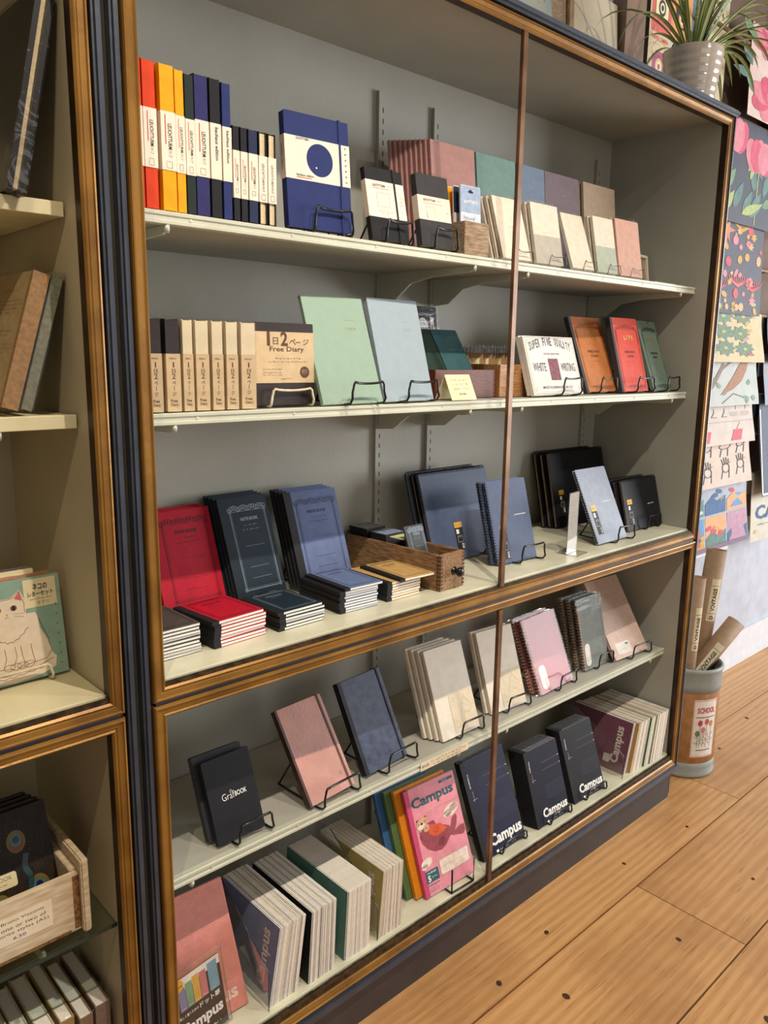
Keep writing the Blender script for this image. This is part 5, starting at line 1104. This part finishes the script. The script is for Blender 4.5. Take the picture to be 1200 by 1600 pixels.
def a_napoli(A):
    for i in range(3):
        for j in range(2):
            x, y = .02+.33*i, .03+.49*j; bg = (NIGHT, SAND, SKYB, SKYB, PEACH, pm('mauve_art', '#b58aa0', .6))[i+3*j]; A.rect(x, x+.31, y, y+.46, bg, .0002)
            A.flat([(x, y+.46), (x, y+.3), (x+.1, y+.2), (x+.18, y+.28), (x+.31, y+.22), (x+.31, y+.46)], (LFB, SEA, PEACH, OCHRE, LFB, SEA)[i+3*j], .0003)
            for k in range(5): A.flat(ell(x+rp.uniform(.03, .28), y+rp.uniform(.12, .38), .03, .05, k*30), rp.choice((PEACH, SEA, LFG, CORAL, OCHRE)), .0004+.00003*k)
    A.flat([(.13, .9), (.13, .66), (.20, .60), (.27, .66), (.27, .9)], pm('terracotta_art', '#b5603f', .6), .0007); A.rect(0, 1, .93, .995, DUSK, .0006)
    flipT(A, 'NAPOLI', .14, .935, .28, .05, WHITEI); flipT(A, 'Sorrento', .48, .93, .24, .05, PEACH); flipT(A, 'CUBA', .20, .40, .12, .05, WHITEI); flipT(A, 'CAPRI', .76, .40, .2, .05, CORAL)
drape(3.26, 3.99, 2.715, .42, NIGHT, 'dark botanical poster with big pink tulips above the rack dowels', a_tulip, curl=.012)
drape(3.30, 3.915, 2.320, .41, NIGHT, 'dark poster of corals, starfish and shells hanging on the rack', a_coral, curl=.012)
drape(3.30, 3.985, 1.916, .22, SAND, 'cream poster of green succulents on the wall rack', a_cactus)
drape(3.30, 3.965, 1.728, .23, pm('bird_paper', '#bcc1bd', .7, .04, 20), 'pale poster with a rust brown bird on a branch', a_bird, off=.001)
drape(3.30, 3.96, 1.530, .21, pm('drink_paper', '#cfc2b8', .7, .04, 20), 'pale poster of drinks and glasses on the wall rack', a_wine, off=.002)
drape(3.30, 3.965, 1.343, .22, pm('hands_paper', '#d2c0b2', .7, .04, 20), 'cream poster of inked hand signs in two rows', a_hands, off=.003)
drape(3.30, 3.985, 1.130, .31, pm('travel_paper', '#a9b1bb', .7, .04, 20), 'travel poster sheet with blue and orange coastal scenes, lowest in its column', a_napoli, off=.004)
drape(3.28, 3.86, 1.128, .345, pm('blank_paper', '#e6e6ea', .7, .02, 20), 'blank white sheet showing just below the travel poster sheet', None, off=-.002, curl=.0)
def a_peony(A):
    for x, y, r_ in ((.25, .15, .2), (.75, .3, .24), (.3, .75, .25), (.8, .85, .2)): bloom(A, x, y, r_, PNK, PNK2)
    for i in range(14): A.flat(leaf(rp.uniform(0, .9), rp.uniform(0, .95), .25, .05, rp.uniform(0, 360)), rp.choice((LFG, LFB, OLIVE)), .0002)
drape(3.60, 4.30, 3.10, .36, pm('peony_paper', '#d8c0b4', .7, .05, 20), 'faded pink peony poster above the tulip poster', a_peony, curl=.01)
def a_star(A): A.flat(star(.3, .3, .28, 9, .5), pm('orange_star', '#e0905a', .6), .0003); A.rect(.6, 1, .4, 1, OCHRE, .0002)
GREYP = pm('grey_poster', '#8f95a3', .6, .05, 20)
drape(4.055, 4.62, 1.916, .22, pm('slate_poster', '#5d6272', .6, .05, 20), 'dark slate poster with pink bands at the right photo edge', lambda A: [A.rect(.05+.2*i, .12+.2*i, .2, .95, PNK2, .0003) for i in range(4)])
drape(4.055, 4.62, 1.728, .24, GREYP, 'grey poster with an orange sunburst at the right photo edge', a_star, off=.001)
drape(4.055, 4.62, 1.530, .50, pm('chalk_poster', '#4c5566', .6, .06, 20), 'dark blue-grey chart poster with white border', lambda A: [A.line([(.02, .01), (.98, .01), (.98, .98), (.02, .98)], .02, WHITEI, .0003, None, True)]+[A.scribble(.15, .45+.05*i, .6, .02, KR, seed=i, w=.0004, t=.004) for i in range(9)], off=.002, curl=.06)
def a_capri(A): flipT(A, 'CAPRI', .10, .50, .84, .20, SEA); A.flat([(.2, .3), (.45, .2), (.9, .18), (.95, .3), (.5, .36)], NIGHT, .0003); A.scribble(.15, .76, .5, .03, KR, seed=3, w=.0004, t=.006); A.flat(ell(.1, .86, .03, .03), PEACH, .0003)
drape(4.055, 4.62, 1.130, .345, pm('capri_paper', '#c9c4b5', .7, .04, 20), 'cream poster with big blue lettering at the right photo edge', a_capri, off=.004, curl=.02)
# camera chart above the cabinet
cp = thing('wall_poster', 'camera chart poster with red and cream squares above the cabinet', 'poster', cols((2.875, .398, 2.66), (1, 0, 0), (0, 0, 1), (0, -1, 0)))
c = MB(); c.box(0, .62, 0, .62, -.001, 0, SAND); PINKR = pm('poster_coral', '#d86a5c', .6); CAMK = pm('camera_ink', '#3c3a44', .6); MAG = pm('camera_magenta', '#b05a78', .6)
tiles = [(SAND, MAG), (pm('tile_blue', '#b9c4c8', .6), CAMK), (pm('tile_peach', '#e0b890', .6), CAMK), (PINKR, CAMK), (pm('tile_orange', '#e0a05a', .6), CAMK), (pm('tile_slate', '#6a7488', .6), PINKR), (SAND, PINKR), (pm('tile_rose', '#d48a8a', .6), CAMK), (SAND, CAMK)]
for i in range(3):
    for j in range(3):
        bg, fg = tiles[i+3*j]; x, y = .01+.15*i, .03+.20*j; M0 = None; c.rect(x, x+.145, y, y+.195, bg, .0005)
        c.flat(rrect(x+.025, x+.12, y+.055, y+.125, .008), CARD if bg is PINKR else fg, .0008); c.line(rrect(x+.025, x+.12, y+.055, y+.125, .008), .002, fg, .0011, None, True)
        c.rect(x+.045, x+.1, y+.125, y+.14, fg, .0009)
        c.flat(ell(x+.072, y+.088, .026, .028), fg if bg is PINKR else bg, .0012); c.flat(ell(x+.072, y+.088, .017, .018), CARD, .0015); c.flat(ell(x+.072, y+.088, .009, .010), fg, .0018)
        if (i+j) % 2 == 0: c.line([(x+.025, y+.11), (x+.012, y+.14), (x+.05, y+.175), (x+.11, y+.17), (x+.12, y+.11)], .002, fg, .0008)
c.text('FINDER CAMERA', .018, .205, .125, .015, PINKR, .0012, 0, .02); c.build('sheet', cp)
# old map and boards above the cabinet
MAPM = pm('old_map', '#b8b4a0', .7, .12, 8, col2='#9fb0ac', detail=8, lo=.4, hi=.55); MAPB = pm('map_edge_print', '#c0a284', .7, .2, 160, col2='#8f7560')
mp_ = thing('old_map', 'old printed map with blue sea leaning against the wall above the cabinet', 'map', leanM(2.02, .385, 2.5085, 0, 3))
m = MB(); vs = []; fs = []; pts_ = []
def mapx(u, v): return (u*(.40)+(-.05*v), v*.45, .012*math.sin(u*5))
nu = 16
for s_, wz in ((1, 0), (-1, -.0015)):
    for j in range(2):
        for i in range(nu+1): p = mapx(i/nu, j); vs.append((p[0], p[1], p[2]+wz))
f_ = [(i, i+1, nu+2+i, nu+1+i) for i in range(12)]; f2 = [(i, i+1, nu+2+i, nu+1+i) for i in range(12, nu)]
m.add(vs, f_+[tuple(q+2*(nu+1) for q in f)[::-1] for f in f_+f2], MAPM); m.add(vs, f2, MAPB)
SPK = pm('map_orange', '#bd8a62', .7)
for i in range(60):
    u, v = rp.uniform(.02, .70), rp.uniform(.02, .9); p = mapx(u, v); q = rp.uniform(.003, .009); c_ = [(p[0]+a, p[1]+b) for a, b in star(0, 0, q, 4, .4, i*20)]; m.flat(c_, SPK, p[2]+.001)
m.build('sheet', mp_)
tag(MB().bbox(0, .30, 0, .42, -.012, 0, PANELC, .002).box(.30, .301, 0, .42, -.011, -.001, BROWNI).line([(.05, .42), (.22, .03)], .0015, pm('crease', '#a99a84', .7), .0006).line([(.16, .20), (.26, .0)], .0012, pm('crease', '#a99a84', .7), .0006).build('cream_board'), 'cream board with creases leaning above the cabinet beside the old map', 'board', None, leanM(2.405, .400, 2.5085, 0, 4))
MB_ = thing('cabinet_topper', 'aged wooden batten standing between the old map and cream board', 'batten', leanM(2.375, .388, 2.5085, 0, 2))
MB().bbox(0, .028, 0, .42, -.012, 0, pm('batten_wood', '#b08f6a', .6, .15, 30), .002).build('strip', MB_)
# barrel of mailing tubes
BC = (3.045, .105); BR = .128
bl = thing('fibre_drum', 'brown fibre drum with grey metal rims holding cardboard tubes', 'drum', Matrix.Translation((*BC, 0)))
KD = pm('drum_kraft', '#ab7a4c', .6, .1, 30); GM = pm('drum_grey_metal', '#979d9a', .45, .06, 20)
MB().lathe([(BR-.004, .03), (BR, .035), (BR, .40), (BR-.004, .41)], KD, 56).build('drum_body', bl)
MB().lathe([(0, .0), (BR-.004, .0), (BR+.003, .006), (BR+.003, .016), (BR, .020), (BR+.002, .045), (BR+.0005, .066), (BR-.003, .068)], GM, 56).lathe([(0, .012), (BR-.006, .012)], GM, 56).build('bottom_rim', bl)
m = MB(); m.lathe([(BR-.003, .370), (BR+.0015, .372), (BR+.0035, .40), (BR+.0015, .448), (BR+.005, .455), (BR+.007, .463), (BR+.004, .470), (BR-.003, .472), (BR-.006, .466), (BR-.007, .02)], GM, 56); m.build('top_rim', bl)
lb = MB(); vs = []; fs = []; n = 10
def lx(u, z, rr=BR+.0012): a = R(-140+u*50); return (rr*math.cos(a), rr*math.sin(a), z)
def lrect(u0, u1, z0, z1, mt, rr, nn=8): lb.add([lx(u0+(u1-u0)*i/nn, z, rr) for z in (z0, z1) for i in range(nn+1)], [(i, i+1, nn+2+i, nn+1+i) for i in range(nn)], mt)
lrect(0, 1, .095, .345, pm('label_white', '#e9e2d8', .6, .03), BR+.0008); 
for u0, u1, z0, z1 in ((.02, .98, .098, .1005), (.02, .98, .3395, .342), (.02, .035, .098, .342), (.965, .98, .098, .342), (.1, .9, .268, .271), (.2, .8, .125, .128)): lrect(u0, u1, z0, z1, PNK2 if z1 > .33 or z0 < .11 or u1 < .1 or u0 > .9 else INK, BR+.0012)
def ltext(t, u0, u1, z0, z1, mt):
    v_, f_ = text_mesh(t, .03); lb.add([lx(u0+(u1-u0)*a, z0+(z1-z0)*b, BR+.0016) for a, b in v_], f_, mt)
ltext('SCHOOL', .14, .88, .287, .312, CORAL)
def lflat(pts, mt, rr=BR+.0016):
    cx = sum(p[0] for p in pts)/len(pts); cy = sum(p[1] for p in pts)/len(pts); nn = len(pts)
    lb.add([lx(cx, cy, rr)]+[lx(a, b, rr) for a, b in pts], [(0, i+1, (i+1) % nn+1) for i in range(nn)], mt)
for u, z, mt in ((.28, .245, CORAL), (.55, .25, PNK), (.75, .24, OCHRE), (.42, .215, PNK2), (.2, .2, OLIVE)):
    lflat([(u+.09*math.cos(i/5*math.pi), z+.013*math.sin(i/5*math.pi)) for i in range(10)], mt)
    lflat([(u-.008, z-.012), (u+.008, z-.012), (u+.02, .14), (u+.005, .14)], OLIVE)
    for k in range(4): lflat([(u, .15+.012*k), (u+.12*(1 if k % 2 else -1), .165+.013*k), (u+.1*(1 if k % 2 else -1), .158+.013*k)], OLIVE)
lb.build('paper_label', bl)
TUBE = pm('mailing_tube', '#9c7f62', .65, .06, 40); TIN = pm('tube_inside', '#7a543c', .8)
def mtube(base, top, r, label, word=None, rotl=0):
    b = Vector(base); t = Vector(top); a = (t-b).normalized(); L = (t-b).length
    ref = Vector((-.35, -1, 0)); nrm = (ref-a*ref.dot(a)).normalized(); side = a.cross(nrm)
    M = cols(b, a.cross(nrm), nrm*-1, a)
    root = thing('mailing_tube', label, 'tube', M, 'cardboard tubes in the drum')
    MB().lathe([(r-.004, .004), (r, 0), (r, L), (r-.0025, L), (r-.0025, .01)], TUBE, 28).build('tube_wall', root)
    MB().lathe([(0, L-.06), (r-.003, L-.06)], TIN, 28).build('end_plug', root)
    if word:
        q = MB(); nn = 6
        def sx(u, z, rr): an = R(-90+rotl)+u; return (rr*math.cos(an), rr*math.sin(an), z)
        def sq(u0, u1, z0, z1, mt, rr): q.add([sx(u0+(u1-u0)*i/nn, z, rr) for z in (z0, z1) for i in range(nn+1)], [(i, i+1, nn+2+i, nn+1+i) for i in range(nn)], mt)
        z0, z1 = L-.30, L-.12; sq(-.5, .5, z0, z1, pm('tube_label', '#dccfae', .6, .03), r+.0006); sq(-.5, .5, z0+.032, z0+.0335, INK, r+.001); sq(-.5, .5, z1-.030, z1-.0285, INK, r+.001)
        v_, f_ = text_mesh(word, .03); q.add([sx(.22-.44*b_, z0+.042+a_*(z1-z0-.082), r+.0012) for a_, b_ in v_], f_, INK)
        v_, f_ = text_mesh('D', .03); q.add([sx(.2-.4*b_, z0+.008+a_*.016, r+.0012) for a_, b_ in v_], f_, INK)
        q.build('paper_label', root)
    return root
mtube((3.085, .125, .016), (3.205, .105, .915), .0405, 'upright cardboard tube with cream label, tallest in the drum', 'VINTAGE', -14)
mtube((3.005, .165, .016), (3.075, .17, .93), .036, 'cardboard tube behind the tallest one, half hidden by the cabinet edge', 'VINTAGE', -5)
mtube((2.960, .085, .016), (2.992, .075, .84), .030, 'slimmer cardboard tube nearest the cabinet side', 'VINTAGE', -5)
mtube((2.985, .120, .325), (3.216, .0, .622), .037, 'short cardboard tube leaning far out of the drum to the right', 'VINTAGE', -28)
# spider plant
pc = Vector((2.69, .12, 2.5085)); PR = .098; PH = .185
pt_ = thing('spider_plant', 'spider plant in a glossy beige ribbed pot on top of the cabinet', 'plant', Matrix.Translation(pc))
prof = [(0, 0), (PR*.72, 0), (PR*.76, .004)]
for i in range(25): t = i/24; prof.append((PR*(.76+.24*t)+.0016*math.sin(t*math.pi*14), .006+(PH-.006)*t))
prof += [(PR-.004, PH+.001), (PR-.010, PH-.004), (PR-.014, PH-.04), (0, PH-.04)]
MB().lathe(prof, pm('glazed_beige', '#c6b6a5', .15, .04, 12, coat=.6, spec=.7), 48).build('pot', pt_)
MB().lathe([(PR-.0145, PH-.030), (PR*.5, PH-.022), (0, PH-.020)], pm('potting_soil', '#35261c', .9, .3, 90, .8), 24).build('soil', pt_)
LG = pm('spider_leaf_green', '#7f9448', .4, .12, 30); LS = pm('spider_leaf_stripe', '#cfd09c', .4, .08, 30)
f = MB(); rl = random.Random(11)
for i in range(56):
    az = rl.uniform(0, 2*math.pi) if i > 30 else rl.uniform(-1.4, .7); L = rl.uniform(.24, .50); el = rl.uniform(.35, 1.35); wd = rl.uniform(.0065, .0105); n = 13
    p = Vector((math.cos(az)*.02*rl.random(), math.sin(az)*.02*rl.random(), PH-.022)); d = Vector((math.cos(az)*math.cos(el), math.sin(az)*math.cos(el), math.sin(el)))
    sd = Vector((-math.sin(az), math.cos(az), 0)); bend = rl.uniform(.12, .30); P = []
    for k in range(n+1):
        P.append(p.copy()); p = p+d*(L/n); d = (d+Vector((0, 0, -bend*(k/n)*1.6))).normalized()
        if p.y > .255: p.y = .255
        if p.z < .006 and p.x < .11 and p.y > -.14: p.z = .006
    vs = []; fs = []; fs2 = []
    for k, q in enumerate(P):
        t = k/n; h = wd*(math.sin(math.pi*min(1, t*.9+.12))**.6); upv = Vector((0, 0, h*.35))
        vs += [tuple(q-sd*h+upv), tuple(q-sd*h*.3), tuple(q+sd*h*.3), tuple(q+sd*h+upv)]
        if k < n:
            a = k*4; fs += [(a, a+4, a+5, a+1), (a+2, a+6, a+7, a+3)]; fs2.append((a+1, a+5, a+6, a+2))
    f.add(vs, fs, LG, None, True); f.add(vs, fs2, LS, None, True)
f.build('foliage', pt_)
